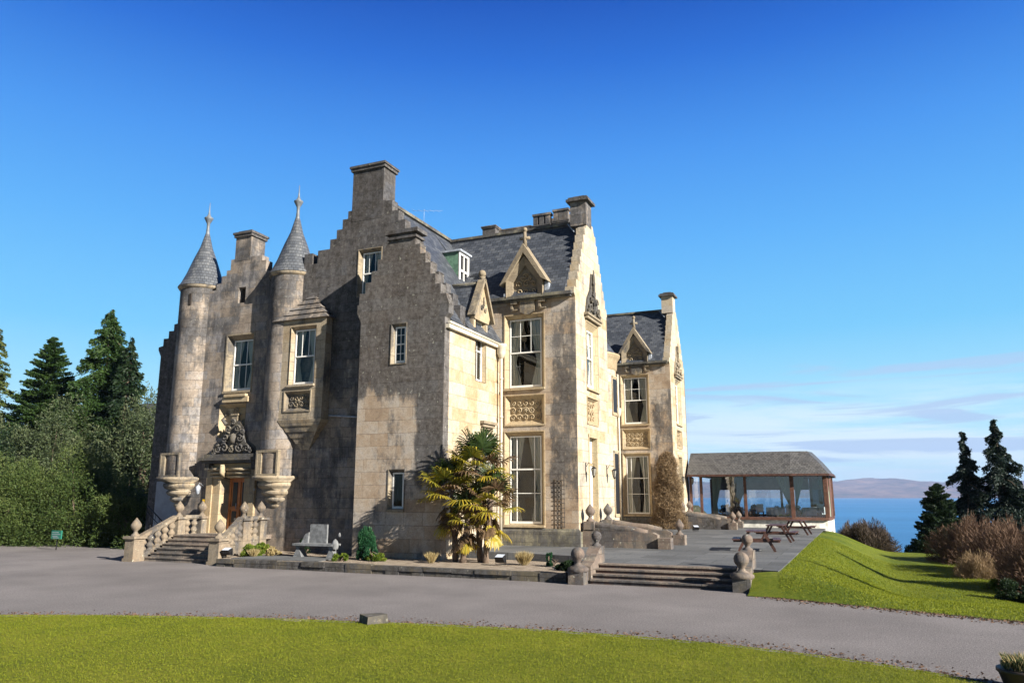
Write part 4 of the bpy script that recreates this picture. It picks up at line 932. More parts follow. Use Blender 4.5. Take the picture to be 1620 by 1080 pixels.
# front staircase
ST = thing('entrance_staircase', 'flight of worn stone steps between balustrades leading up to the orange front door', 'steps', (-24.7, 24, 0))
n = 6
for k in range(n):
    m = MB(); y0 = 23.45+.32*k; x0 = -26.5-.05*k; m.box(x0, -22.85-.06*k, y0, y0+.36 if k < n-1 else 27.0, 0 if k == 0 else .158*k-.02, .158*(k+1)-.045)
    m.box(x0, -22.85-.06*k, y0-.035, (y0+.36 if k < n-1 else 27.0), .158*(k+1)-.045, .158*(k+1))
    m.build('step', 'st_step', ST)
def balustrade(label, A, B, C, mirror):
    """A foot newel, B upper newel, C wall newel (x, y)"""
    T = thing('balustrade', label, 'balustrade', (A[0], A[1], 0), 'carved stone balustrades either side of the front steps')
    zA, zB = .98, 1.74
    for (p, z, w) in ((A, zA, .50), (B, zB-.06, .40), (C, zB-.06, .40)):
        m = MB(); bell_pier(m, p[0], p[1], 0, z, w); pr = m.build('newel', 'st_balu', T)
        m = MB(); acorn(m, p[0], p[1], z, 1.02 if p is A else .95); m.build('acorn_finial', 'st_balu', pr)
    def seg(P, Q, zp, zq, nb, basep, baseq):
        P = Vector((*P, 0)); Q = Vector((*Q, 0)); d = (Q-P).normalized(); P2 = P+d*.24; Q2 = Q-d*.20
        m = MB(); m.bar((P2.x, P2.y, zp-.06), (Q2.x, Q2.y, zq-.06), .26, .13); m.bar((P2.x, P2.y, zp-.145), (Q2.x, Q2.y, zq-.145), .18, .05); m.build('handrail', 'st_balu', T)
        m = MB(); m.bar((P2.x, P2.y, basep), (Q2.x, Q2.y, baseq), .24, .22 if basep != baseq else .14)
        u = d.cross(Vector((0, 0, 1)))*.13
        zb = 0
        m.hexa([(P2.x-u.x, P2.y-u.y, 0), (P2.x+u.x, P2.y+u.y, 0), (Q2.x+u.x, Q2.y+u.y, 0), (Q2.x-u.x, Q2.y-u.y, 0), (P2.x-u.x, P2.y-u.y, basep+.03), (P2.x+u.x, P2.y+u.y, basep+.03), (Q2.x+u.x, Q2.y+u.y, baseq+.03), (Q2.x-u.x, Q2.y-u.y, baseq+.03)])
        m.build('base_course', 'st_balu', T)
        for k in range(nb):
            t = (k+.5)/nb; p = P2.lerp(Q2, t); z0 = lerp(basep, baseq, t)+.06; z1 = lerp(zp, zq, t)-.15; h = z1-z0
            m = MB(); m.lathe([(.13, 0), (.13, .06*h), (.08, .10*h), (.13, .20*h), (.16, .30*h), (.11, .42*h), (.075, .49*h), (.11, .56*h), (.16, .68*h), (.13, .78*h), (.08, .89*h), (.12, .94*h), (.12, h)], (p.x, p.y, z0), 10)
            m.build('baluster', 'st_balu', T)
    seg(A, B, zA, zB, 5, .12, .80); seg(B, C, zB, zB, 2, .86, .86)
    return T
balustrade('left stone balustrade sloping up to the front door, seen whole against the dark hedge', (-26.80, 23.15), (-27.05, 25.55), (-26.95, 26.75), False)
balustrade('right stone balustrade of the front steps, rising beside the flower border and bench', (-22.55, 23.35), (-23.0, 25.1), (-23.1, 26.2), True)
# kerb wall of the bed
m = MB(); x = -22.0; rs = random.Random(4)
while x < -8.2:
    w = rs.uniform(.7, 1.3); zs = .13+rs.uniform(-.02, .02); w2 = w*rs.uniform(.4, .6); x1 = min(x+w-.015, -8.15)
    m.box(x, x1, 22.72+rs.uniform(-.03, .02), 22.99, zs+.012, .29+rs.uniform(-.02, .012)); m.box(x, min(x+w2-.015, x1), 22.74+rs.uniform(-.03, .02), 22.99, 0, zs); m.box(min(x+w2, x1-.1), x1, 22.74+rs.uniform(-.03, .02), 22.99, 0, zs); x += w
tag(m.build('retaining_kerb', 'st_kerb'), 'long low mossy stone kerb wall holding up the gravel bed along the drive', 'kerb wall')
# terrace steps
TS = thing('terrace_steps', 'wide reddish stone steps climbing from the drive to the grey terrace', 'steps', (-5.3, 23.2, 0))
M['st_riser'] = stone('dark_red_riser_stone', [(.07, .04, .035), (.11, .065, .055), (.15, .10, .085)], .3, bw=1.6, bh=.6, joint=.3, speck=.2)
for k in range(4):
    y0 = 22.78+.30*k
    m = MB(); m.box(-7.42, -3.20, y0, (y0+.36 if k < 3 else 24.02), .13*(k+1)-.04, .13*(k+1)+.005); sp_ = m.build('step', 'st_step', TS)
    m = MB(); m.box(-7.40, -3.22, y0+.04, y0+.34 if k < 3 else 24.0, 0 if k == 0 else .13*k-.01, .13*(k+1)-.041); m.build('riser', 'st_riser', sp_)
def cheek(label, x, dx):
    T = thing('step_pier_wall', label, 'pier wall', (x, 22.8, 0), 'ball topped cheek walls of the terrace steps')
    m = MB()
    sec = [(22.9, 0), (24.35, 0), (24.35, 1.02), (24.0, 1.02), (23.75, .92), (23.3, .62), (22.9, .50)]
    wall(m, PL('X', x+.19), sec, [], .38); m.build('cheek_wall', 'st_garden', T)
    m = MB(); m.box(x-.24-dx*.12, x+.24-dx*.12, 22.40, 22.88, 0, .36); m.lathe([(.30, .36), (.33, .40), (.32, .46), (.22, .52), (1e-4, .53)], (x-dx*.12, 22.64, 0), 12); p = m.build('low_pier', 'st_garden', T)
    m = MB(); ball(m, x-dx*.12, 22.62, .48, 1.0); m.build('ball_finial', 'st_garden', p)
    m = MB(); ball(m, x, 24.15, 1.02, .78); m.build('ball_finial', 'st_garden', T)
cheek('cheek wall with stone balls at the left end of the terrace steps, by the gravel bed', -7.62, 1)
cheek('cheek wall with stone balls at the right end of the terrace steps, beside the grass bank', -2.98, 0)
# stairs to the french doors: flank walls with scrolls and acorns
def door_stair(Y0, lab):
    T = thing('garden_stair', lab[0], 'steps', (-9.5, Y0+2.2, ZT))
    for k in range(3):
        m = MB(); m.box(-10.36, -9.0+.32*(2-k), Y0+1.3, Y0+3.0, ZT+.16*k-.01, ZT+.16*(k+1)); m.build('step', 'st_step', T)
    for i, (yy, sgn) in enumerate(((Y0+.75, -1), (Y0+3.3, 1))):
        W_ = thing('scrolled_flank_wall', lab[1+i], 'garden wall', (-8.8, yy, ZT), 'low scrolled walls beside the garden door stairs')
        z = ZT; m = MB()
        pr = [(-10.35, z), (-7.25, z), (-7.25, z+.52), (-7.45, z+.62), (-7.8, z+.60), (-8.2, z+.68), (-8.9, z+.66), (-9.2, z+.74), (-9.7, z+.78), (-10.0, z+.78), (-10.35, z+.8)]
        wall(m, PL('Y', yy-.2), pr, [], .4); m.build('flank_wall', 'st_garden', W_)
        m = MB(); m.tube([(-10.3, yy, z+.82), (-9.6, yy, z+.84), (-8.9, yy, z+.72), (-8.3, yy, z+.70), (-7.7, yy, z+.60)], [.17, .16, .17, .15, .12], 8)
        m.build('coping', 'st_garden', W_)
        m = MB(); m.box(-10.3, -9.85, yy-.24, yy+.24, z+.7, z+1.02); p = m.build('pedestal', 'st_garden', W_)
        m = MB(); acorn(m, -10.08, yy, z+1.02, 1.0); m.build('acorn_finial', 'st_garden', p)
        m = MB(); m.box(-7.2, -6.7, yy-.25+sgn*.1, yy+.25+sgn*.1, z, z+.42); p = m.build('end_block', 'st_garden', W_)
        if i == 1 or Y0 > 40: m = MB(); acorn(m, -6.95, yy+sgn*.1, z+.42, .95); m.build('acorn_finial', 'st_garden', p)
door_stair(30.4, ('stone stair from the near bay\'s white garden door to the terrace', 'scrolled stone wall nearest the camera on the terrace, in front of the near bay\'s garden door', 'scrolled stone wall behind the nearest one, ending in a stone acorn on the terrace'))
door_stair(49.3, ('stone stair from the far bay\'s garden door, beside the glazed dining room', 'scrolled stone wall by the dry creeper at the far bay', 'scrolled stone wall beyond the far bay\'s stair, nearest the glazed dining room'))
# stone bench
B = thing('stone_bench', 'grey stone garden bench with square back slab in the shaded corner', 'bench', (-18.9, 24.6, .3))
m = MB(); m.box(-19.85, -18.0, 24.35, 24.9, .72, .80); m.build('seat', 'bench', B)
m = MB(); m.box(-19.42, -18.62, 24.84, 24.92, .80, 1.50); m.build('backrest', 'bench', B)
m = MB(); m.hexa([(-19.75, 24.75, .8), (-19.43, 24.75, .8), (-19.43, 24.85, .8), (-19.75, 24.85, .8), (-19.6, 24.78, 1.12), (-19.43, 24.78, 1.2), (-19.43, 24.85, 1.2), (-19.6, 24.85, 1.12)]); m.build('side_scroll', 'bench', B)
m = MB(); m.lathe([(.11, .62), (.13, .7), (.13, .82), (.09, .92), (.03, .98), (1e-4, 1)], (-17.97, 24.5, 0), 10); m.lathe([(.04, 1.0), (.06, 1.06), (.03, 1.14), (1e-4, 1.16)], (-18.05, 24.86, .05), 8); m.build('arm_boss', 'bench', B)
for x in (-19.65, -18.12):
    m = MB(); m.hexa([(x-.2, 24.42, .3), (x+.2, 24.42, .3), (x+.2, 24.8, .3), (x-.2, 24.8, .3), (x-.05, 24.45, .62), (x+.05, 24.45, .62), (x+.05, 24.75, .62), (x-.05, 24.75, .62)]); m.box(x-.09, x+.09, 24.43, 24.77, .62, .72); m.build('leg', 'bench', B)
# trellis on the bay
m = MB()
for i in range(3): x = -11.37+.155*i; m.box(x-.014, x+.014, 30.70, 30.72, 1.27, 3.33)
for k in range(11): z = 1.32+.19*k; m.box(-11.42, -11.02, 30.68, 30.699, z-.017, z+.017)
tag(m.build('trellis', 'trellis'), 'narrow dark wooden trellis fixed upright beside the tall ground window', 'trellis')
# dark stone block on the lawn edge
m = MB(); ca, sa = math.cos(R(-33)), math.sin(R(-33)); bq = lambda u, v, w: (-9.14+ca*u-sa*v, 13.85+sa*u+ca*v, w)
m.hexa([bq(-.21, -.22, .0), bq(.21, -.22, .0), bq(.21, .24, .0), bq(-.21, .24, .0), bq(-.20, -.21, .23), bq(.20, -.20, .21), bq(.20, .22, .24), bq(-.19, .23, .22)])
tag(m.build('stone_block', 'st_carve'), 'small rough dark stone block lying on the edge of the front lawn', 'stone')
m = MB(); m.box(-11.6, -10.75, 13.4, 13.62, .0, .06); tag(m.build('stone_slab', 'st_step'), 'flat pale stone slab sunk in the lawn edge left of the dark block', 'stone')
# floodlights
def flood(x, y, z, lab, a=0, mat='black_metal'):
    T = thing('floodlight', lab, 'floodlight', (x, y, z), 'ground floodlights')
    m = MB(); c, s_ = math.cos(a), math.sin(a)
    def q(u, v, w): return (x+u*c-v*s_, y+u*s_+v*c, z+w)
    m.hexa([q(-.17, -.06, .10), q(.17, -.06, .10), q(.17, .12, .06), q(-.17, .12, .06), q(-.15, -.16, .26), q(.15, -.16, .26), q(.17, .08, .33), q(-.17, .08, .33)]); m.build('lamp_housing', mat, T)
    m = MB(); m.tube([q(-.18, 0, .2), q(-.18, 0, .02), q(.18, 0, .02), q(.18, 0, .2)], .012, 5); m.build('bracket', 'black_metal', T)
    m = MB(); m.hexa([q(-.14, -.17, .27), q(.14, -.17, .27), q(.14, .06, .345), q(-.14, .06, .345), q(-.14, -.165, .275), q(.14, -.165, .275), q(.14, .06, .35), q(-.14, .06, .35)]); m.build('lens', 'paleplastic', T)
flood(-11.1, 24.4, .29, 'black floodlight on the gravel right of the palm')
flood(-8.6, 46.5, ZT, 'small floodlight standing on the terrace by the far bay\'s scrolled walls', .5)
flood(-22.05, 23.3, .29, 'black floodlight beside the right-hand foot pier of the front steps', .2)
# green sign
T = thing('sign', 'small green sign with pale lettering on a post in front of the dark hedge', 'sign', (-35.7, 26.3, 0))
m = MB(); m.box(-35.72, -35.68, 26.3, 26.34, 0, .6); m.build('post', 'black_metal', T)
m = MB(); m.box(-36.05, -35.35, 26.24, 26.3, .52, .92); bd = m.build('board', 'signgreen', T)
m = MB()
for (z, a, b_) in ((.83, -35.98, -35.55), (.74, -35.98, -35.42), (.65, -35.95, -35.6), (.58, -35.9, -35.5)): m.box(a, b_, 26.232, 26.239, z-.018, z+.012)
m.build('lettering', 'render', bd)
# handrail left
T = thing('handrail', 'black metal handrail going down beside the pale rendered wall', 'handrail', (-30.5, 27.4, 0))
m = MB(); m.tube([(-31.2, 27.5, 2.1), (-29.4, 27.4, .95)], .03, 6); m.build('rail', 'black_metal', T)
m = MB(); m.tube([(-31.2, 27.5, 1.8), (-29.4, 27.4, .65)], .02, 6); m.build('rail', 'black_metal', T)
for k in range(7):
    t = k/6; m = MB(); m.tube([(lerp(-31.2, -29.4, t), lerp(27.5, 27.4, t), lerp(2.1, .95, t)), (lerp(-31.2, -29.4, t), lerp(27.5, 27.4, t), 0)], .012, 5); m.build('baluster', 'black_metal', T)

# ================================================================ GLAZED DINING ROOM
C = thing('dining_pavilion', 'low glazed dining room with brown shingle roof and reddish timber posts overlooking the sea', 'pavilion', (-6, 56, 0))
base = [(-10.3, 54.0), (-3.65, 54.0), (-1.62, 54.35), (-1.38, 56.0), (-1.38, 60.5), (-2.9, 62.5), (-10.3, 62.5)]
cx_, cy_ = -6.0, 58.3
def off(p, d):
    v_ = Vector((p[0]-cx_, p[1]-cy_)); s_ = Vector((v_.x/max(abs(v_.x), .1), v_.y/max(abs(v_.y), .1)))
    dx = (d if d < 0 else d*.5)*(1 if p[0] > cx_+2.5 else 0); dy = d if d < 0 else d*1.35
    return (p[0]+dx, p[1]+dy*(1 if p[1] > cy_ else -1))
def ringprism(pts, z0, z1, mat, name, par):
    m = MB(); n = len(pts)
    for i in range(n):
        a, b_ = pts[i], pts[(i+1) % n]; m.face([(*a, z0), (*b_, z0), (*b_, z1), (*a, z1)])
    m.face([(*p, z1) for p in pts]); return m.build(name, mat, par)
ringprism(base, -1.6, 1.02, 'whitewash', 'plinth', C)
m = MB(); big = [off(p, .12) for p in base]
for i in range(7):
    a, b_ = big[i], big[(i+1) % 7]; c, d = base[(i+1) % 7], base[i]
    m.hexa([(*a, 1.02), (*b_, 1.02), (*c, 1.02), (*d, 1.02), (*a, 1.18), (*b_, 1.18), (*c, 1.20), (*d, 1.20)])
m.build('sill', 'post_wood', C)
flr = MB(); flr.face([(*p, 1.06) for p in base]); flr.build('floor', 'dark_wood', C)
eave = [off(p, .55) for p in base]; top = [off(p, -1.0) for p in base]; top[0] = (-10.3, top[0][1]); top[-1] = (-10.3, top[-1][1])
m = MB()
for i in range(6):
    a, b_, c, d = eave[i], eave[i+1], top[i+1], top[i]
    mid = lambda p, q, t: (lerp(p[0], q[0], t), lerp(p[1], q[1], t))
    m1, m2 = mid(a, d, .45), mid(b_, c, .45)
    m.face([(*a, 3.95), (*b_, 3.95), (*m2, 4.72), (*m1, 4.72)]); m.face([(*m1, 4.72), (*m2, 4.72), (*c, 5.50), (*d, 5.50)])
m.face([(*p, 5.50) for p in top]); m.build('roof', 'shingle', C)
m = MB(); m.face([(*p, 3.90) for p in eave]); m.build('ceiling', 'dark_wood', C)
m = MB()
for i in range(6):
    a, b_ = eave[i], eave[i+1]; m.bar((*a, 3.90), (*b_, 3.90), .06, .14)
m.build('fascia', 'dark_wood', C)
posts = [(-10.2, 54.0), (-9.5, 54.0), (-6.6, 54.0), (-3.65, 54.0), (-1.62, 54.35), (-1.38, 56.0), (-1.38, 60.5), (-2.9, 62.5), (-5.0, 62.5), (-7.7, 62.5), (-10.2, 62.5)]
for i, (x, y) in enumerate(posts):
    m = MB(); w = .12 if i in (3, 4, 5) else .085
    dx = 0; m.hexa([(x-w, y-w, 1.18), (x+w, y-w, 1.18), (x+w, y+w, 1.18), (x-w, y+w, 1.18), (x-w+dx, y-w, 3.86), (x+w+dx, y-w, 3.86), (x+w+dx, y+w, 3.86), (x-w+dx, y+w, 3.86)])
    m.build('post', 'post_wood' if i < 8 else 'dark_wood', C)
for a, b_ in zip(posts, posts[1:]):
    m = MB(); m.face([(*a, 1.2), (*b_, 1.2), (*b_, 3.85), (*a, 3.85)]); m.build('glass_pane', 'cglass', C)
m = MB(); m.box(-10.2, -3.0, 62.42, 62.48, 3.0, 3.85); m.build('rear_head_panel', 'render', C)
# timber cladding strip at the corner
m = MB(); m.hexa([(-1.50, 54.40, 1.2), (-1.30, 55.9, 1.2), (-1.40, 55.95, 1.2), (-1.60, 54.45, 1.2), (-1.50, 54.40, 3.86), (-1.30, 55.9, 3.86), (-1.40, 55.95, 3.86), (-1.60, 54.45, 3.86)]); m.build('corner_boarding', 'post_wood', C)
def drape(x0, x1, y0, y1, sx, mat='greencurtain', topw=1.0, lo_=.25):
    m = MB(); n = 16
    for i in range(n):
        t0, t1 = i/n, (i+1)/n
        for (z0, z1, w0, w1) in ((1.25, 2.0, lo_*1.3, lo_), (2.0, 3.82, lo_, topw)):
            def P(t, w, z):
                u = t*w if sx > 0 else 1-t*w
                return (lerp(x0, x1, u), lerp(y0, y1, u)+.05*math.sin(t*30), z)
            m.face([P(t0, w0, z0), P(t1, w0, z0), P(t1, w1, z1), P(t0, w1, z1)])
    m.build('drape', mat, C)
drape(-6.1, -3.8, 54.3, 54.3, -1, 'greencurtain', .38, .06); drape(-8.8, -6.4, 54.3, 54.3, 1, 'greencurtain', .30, .12); drape(-3.5, -1.4, 54.35, 54.75, 1, 'greencurtain', .30, .05); drape(-3.5, -1.4, 54.35, 54.75, -1, 'greencurtain', .36, .12)
drape(-7.7, -6.3, 54.5, 54.5, 1, 'room', 1.0, .45)
# dining tables seen through the glass
def dtable(x, y, lab):
    T = thing('dining_table', lab, 'table', (x, y, 1.06), 'dining tables inside the glazed pavilion')
    m = MB(); m.lathe([(.62, 1.3), (.60, 1.78), (.58, 1.80), (1e-4, 1.80)], (x, y, 0), 16); m.build('tablecloth', 'cloth', T)
    m = MB(); m.lathe([(.06, 1.06), (.05, 1.7)], (x, y, 0), 8); m.build('pedestal', 'dark_wood', T)
def dchair(x, y, a, lab):
    T = thing('dining_chair', lab, 'chair', (x, y, 1.06), 'dining chairs inside the glazed pavilion')
    m = MB(); m.box(x-.22, x+.22, y-.22, y+.22, 1.46, 1.54); m.build('seat', 'cloth', T)
    m = MB(); m.box(x-.22, x+.22, y+.2*a-.03, y+.2*a+.03, 1.54, 2.02); m.build('backrest', 'cloth', T)
    for u in (-.19, .19):
        for w in (-.19, .19): m = MB(); m.box(x+u-.02, x+u+.02, y+w-.02, y+w+.02, 1.06, 1.46); m.build('leg', 'dark_wood', T)
for i, (x, y, l) in enumerate(((-2.6, 55.6, 'white clothed dining table in the corner window of the pavilion'), (-4.9, 55.6, 'white clothed dining table behind the pavilion\'s middle pane'), (-7.6, 55.8, 'white clothed dining table behind the pavilion\'s left pane'), (-2.2, 58.4, 'white clothed dining table at the sea end of the pavilion'))):
    dtable(x, y, l)
for i, (x, y, a, l) in enumerate(((-2.05, 55.1, 1, 'pale dining chair right of the corner window table'), (-3.95, 55.3, -1, 'pale dining chair at the right of the middle pane table'), (-5.85, 55.4, -1, 'pale dining chair at the left of the middle pane table'))): dchair(x, y, a, l)

# ================================================================ PICNIC TABLES
def picnic(x, y, a, lab, L=1.75):
    T = thing('picnic_table', lab, 'picnic table', (x, y, ZT), 'picnic tables on the terrace')
    c, s_ = math.cos(a), math.sin(a)
    def q(u, v, w): return (x+u*c-v*s_, y+u*s_+v*c, ZT+w)
    def bx(m, u0, u1, v0, v1, w0, w1): m.hexa([q(u0, v0, w0), q(u1, v0, w0), q(u1, v1, w0), q(u0, v1, w0), q(u0, v0, w1), q(u1, v0, w1), q(u1, v1, w1), q(u0, v1, w1)])
    m = MB()
    for k in range(5): v = -.36+.147*k; bx(m, -L/2, L/2, v, v+.13, .72, .76)
    m.build('tabletop', 'dark_wood', T)
    for sg in (-1, 1):
        m = MB()
        for k in range(2): v = sg*.74-.14+.145*k; bx(m, -L/2, L/2, v, v+.135, .42, .46)
        m.build('bench_seat', 'dark_wood', T)
    for u in (-L/2+.28, L/2-.28):
        for sg in (-1, 1):
            m = MB(); m.bar(q(u, sg*.26, .72), q(u, sg*.66, 0), .05, .09); m.build('leg', 'dark_wood', T)
        m = MB(); bx(m, u+.03, u+.075, -.85, .85, .34, .42); m.build('crossbeam', 'dark_wood', T)
picnic(-3.55, 31.6, R(96), 'nearest dark wooden picnic table, close behind the right-hand stone ball')
picnic(-3.35, 38.0, R(88), 'middle dark wooden picnic table of the three on the terrace')
picnic(-2.95, 45.2, R(84), 'farthest dark wooden picnic table, in front of the pavilion corner')
# ================================================================ VEGETATION
def leafmesh(name, P, D, L, Wd, mat, parent=None, rnd=None, seed=1):
    """P centres (n,3), D leaf axis (n,3), L length, Wd width (scalars or (n,)) -> diamond leaves"""
    rg = np.random.default_rng(seed); n = len(P)
    P = np.asarray(P, float); D = np.asarray(D, float); D /= np.linalg.norm(D, axis=1)[:, None]+1e-9
    q = rg.normal(size=(n, 3)); s_ = np.cross(D, q); s_ /= np.linalg.norm(s_, axis=1)[:, None]+1e-9
    L = np.broadcast_to(np.asarray(L, float), (n,))[:, None]; Wd = np.broadcast_to(np.asarray(Wd, float), (n,))[:, None]
    V = np.stack([P-D*L*.5, P+s_*Wd*.5, P+D*L*.5, P-s_*Wd*.5], 1).reshape(-1, 3)
    me = bpy.data.meshes.new(name); me.vertices.add(4*n); me.vertices.foreach_set('co', V.ravel())
    me.loops.add(4*n); me.loops.foreach_set('vertex_index', np.arange(4*n, dtype=np.int32))
    me.polygons.add(n); me.polygons.foreach_set('loop_start', np.arange(0, 4*n, 4, dtype=np.int32))
    at = me.attributes.new('rnd', 'FLOAT', 'FACE'); at.data.foreach_set('value', (rg.random(n) if rnd is None else rnd).astype(np.float32))
    me.update(calc_edges=True); me.materials.append(M[mat])
    o = bpy.data.objects.new(name, me); COL.objects.link(o)
    if parent is not None: o.parent = parent; o.matrix_parent_inverse = world_of(parent).inverted()
    return o
def conifer(x, y, z, h, r, mat, label, cat='conifer tree', group=None, n=26000, leaf=.22, droop=.5, seed=1, name='conifer', clear=.06, ragged=.3, up=0, lean=0, hang=.35, dens=1, taper=.85):
    rg = np.random.default_rng(seed)
    T = thing(name, label, cat, (x, y, z), group)
    m = MB(); m.tube([(x, y, z-.3), (x+lean*.5, y, z+h*.5), (x+lean, y, z+h*.97)], [h*.022, h*.013, .02], 7)
    nb = int(h*11*dens); P = []; D = []; Rn = []
    for b_ in range(nb):
        t = clear+(1-clear)*(b_+rg.random())/nb; a = rg.random()*2*math.pi
        env = r*(1-t)**taper*(.55+.45*min(1, (t+.05)*5))*(1+ragged*(rg.random()*2-1.1)); env = max(env, .15)
        k = max(6, int(n/nb*(env/r)*1.7)); u = rg.random(k)**.6
        base = np.array([x+lean*t, y, z+h*t]); dr = np.array([math.cos(a), math.sin(a), 0]); sd = np.array([-dr[1], dr[0], 0])
        zz = (up*u*env-droop*env*u**1.7)+(.22*env*(u**6) if droop > .3 else 0)
        wid = .20*env*(1-u*.55)+.10
        p = base+dr*(u*env)[:, None]+sd*(rg.normal(size=k)*wid*.55)[:, None]+np.array([0, 0, 1])*(zz-np.abs(rg.normal(size=k))*hang*(.3+.5*env/max(r, .1)))[:, None]
        d = dr*.8+np.array([0, 0, -.5 if droop > .2 else .3])+rg.normal(size=(k, 3))*.45
        P.append(p); D.append(d); Rn.append(np.clip(rg.random(k)*.5+rg.random()*.5, 0, 1))
        if b_ % 3 == 0: m.tube([tuple(base), tuple(base+dr*env*.5+np.array([0, 0, up*env*.5-droop*env*.3])), tuple(base+dr*env*.9+np.array([0, 0, up*env*.9-droop*env*.8]))], [.03+.008*h*(1-t), .03, .01], 4)
    m.build('trunk', 'bark', T)
    leafmesh('crown', np.vstack(P), np.vstack(D), leaf, leaf*.38, mat, T, np.concatenate(Rn), seed)
    return T
def bushy(x, y, z, rx, ry, rz, mat, label, cat='shrub', group=None, n=20000, leaf=.12, seed=1, name='shrub', lobes=26, flat=.1, asp=.42, upward=.2, stems=True, twiggy=0, depth=.35):
    """a rounded shrub or tree crown: many leaf clumps over lumpy lobes"""
    rg = np.random.default_rng(seed); T = thing(name, label, cat, (x, y, z), group)
    P = []; D = []; Rn = []; m = MB()
    for k in range(lobes):
        v_ = rg.normal(size=3); v_[2] = abs(v_[2])*.9+.0; v_ /= np.linalg.norm(v_)
        c_ = np.array([x, y, z])+v_*np.array([rx, ry, rz])*rg.uniform(.55, .86)
        lr = rg.uniform(.20, .36)*np.array([rx, ry, rz*.8]); lr = np.minimum(lr, lr.mean()*1.5)
        q = rg.normal(size=(n//lobes, 3)); q /= np.linalg.norm(q, axis=1)[:, None]
        rad = (1-depth*rg.random(n//lobes)**1.5)*(1+.16*np.sin(q[:, 0]*7+k)*np.cos(q[:, 1]*6+k))
        p = c_+q*lr*rad[:, None]; p[:, 2] = np.maximum(p[:, 2], z+flat*rg.random(len(p)))
        P.append(p); D.append(q*.7+rg.normal(size=q.shape)*.6+np.array([0, 0, upward])); Rn.append(np.clip(rg.random(len(p))*.55+rg.random()*.35+.12*(q[:, 2]), 0, 1))
        if stems: m.tube([(x+rg.normal()*.1*rx, y+rg.normal()*.1*ry, z-.1), tuple((np.array([x, y, z])+c_)/2+rg.normal(size=3)*.1), tuple(c_)], [.03+.02*rz, .02+.01*rz, .008], 5)
    if stems: m.build('trunk' if cat.endswith('tree') else 'stems', 'bark', T)
    leafmesh('crown' if cat.endswith('tree') else 'foliage', np.vstack(P), np.vstack(D), leaf, leaf*asp, mat, T, np.concatenate(Rn), seed)
    return T
def twigs(x, y, z, rx, ry, rz, mat, label, cat='shrub', group=None, n=9000, seed=1, name='bare_shrub', leaf=.34, w=.022):
    """leafless bush: thousands of thin upward twigs fanning from the base"""
    rg = np.random.default_rng(seed); T = thing(name, label, cat, (x, y, z), group)
    a = rg.random(n)*2*math.pi; u = rg.random(n)**.45; el_ = rg.random(n)**.7
    dirs = np.stack([np.cos(a)*np.sqrt(1-el_**2)*rx, np.sin(a)*np.sqrt(1-el_**2)*ry, el_*rz], 1)
    lump = 1+.12*np.sin(a*5+seed)+.08*np.sin(el_*9+a*3)
    P = np.array([x, y, z])+dirs*(u*lump)[:, None]; P[:, 2] = np.maximum(P[:, 2], z)
    D = dirs/np.linalg.norm(dirs, axis=1)[:, None]+rg.normal(size=(n, 3))*.38+np.array([0, 0, .35])
    m = MB()
    for k in range(14):
        b_ = dirs[k]*.8; m.tube([(x, y, z-.1), tuple(np.array([x, y, z])+b_*.5+rg.normal(size=3)*.08), tuple(np.array([x, y, z])+b_)], [.04, .025, .008], 5)
    m.build('stems', 'bark', T)
    leafmesh('twigs', P, D, leaf*rg.uniform(.6, 1.4, n), w, mat, T, None, seed); return T

# --- woodland behind the drive on the left
bushy(-68, 44, -.3, 7.5, 6, 11.5, 'l_grey', 'brownish grey loose tree at the far left edge of the photograph', 'tree', n=34000, leaf=.30, seed=11, name='leafy_tree', lobes=40)
conifer(-72, 45, -.3, 18.2, 5, 'l_cyp', 'yellowish conifer rising behind the far left tree, only its flank in view', seed=12, n=26000, leaf=.34)
conifer(-66.5, 46.5, -.3, 17.2, 4.6, 'l_yew', 'dense broad green conifer with a rounded top left of the tall wide one', seed=13, n=130000, leaf=.26, droop=.0, up=.25, ragged=.12, hang=.12, dens=3, taper=.6)
conifer(-62.3, 50, -.3, 15.0, 3.2, 'l_cyp', 'slim pale green conifer between the dense conifer and the tall one', seed=14, n=24000, leaf=.26, ragged=.5)
conifer(-58.6, 46, -.3, 19.0, 6.3, 'l_yew', 'tallest conifer left of the mansion, with drooping ragged branches', seed=15, n=110000, leaf=.28, dens=1.6, taper=.7, droop=.62, ragged=.36, hang=.6)
conifer(-54.6, 45, -.3, 16.0, 4.5, 'l_dark', 'second leader of the tall conifer, slightly shorter and to its right', seed=16, n=40000, leaf=.30, droop=.6, hang=.6)
bushy(-57.5, 41.5, 1.0, 5.0, 4, 9.0, 'l_grey', 'grey green leafy tree in front of the tall conifer', 'tree', n=42000, leaf=.24, seed=17, name='leafy_tree', lobes=46, asp=.35)
bushy(-50.0, 43, -.3, 6.0, 5, 11.6, 'l_grey', 'grey green open tree right against the mansion\'s left edge', 'tree', n=46000, leaf=.24, seed=18, name='leafy_tree', lobes=50, asp=.35)
bushy(-61, 40, -.3, 4.5, 4, 8.5, 'l_dark', 'dark evergreen tree standing between the dense conifer and the grey green one', 'tree', n=26000, leaf=.24, seed=19, name='leafy_tree', lobes=34)
bushy(-46, 47, -.3, 5, 5, 9, 'l_dark', 'dark evergreen tree low behind the mansion\'s left edge', 'tree', n=22000, leaf=.26, seed=20, name='leafy_tree', lobes=34)
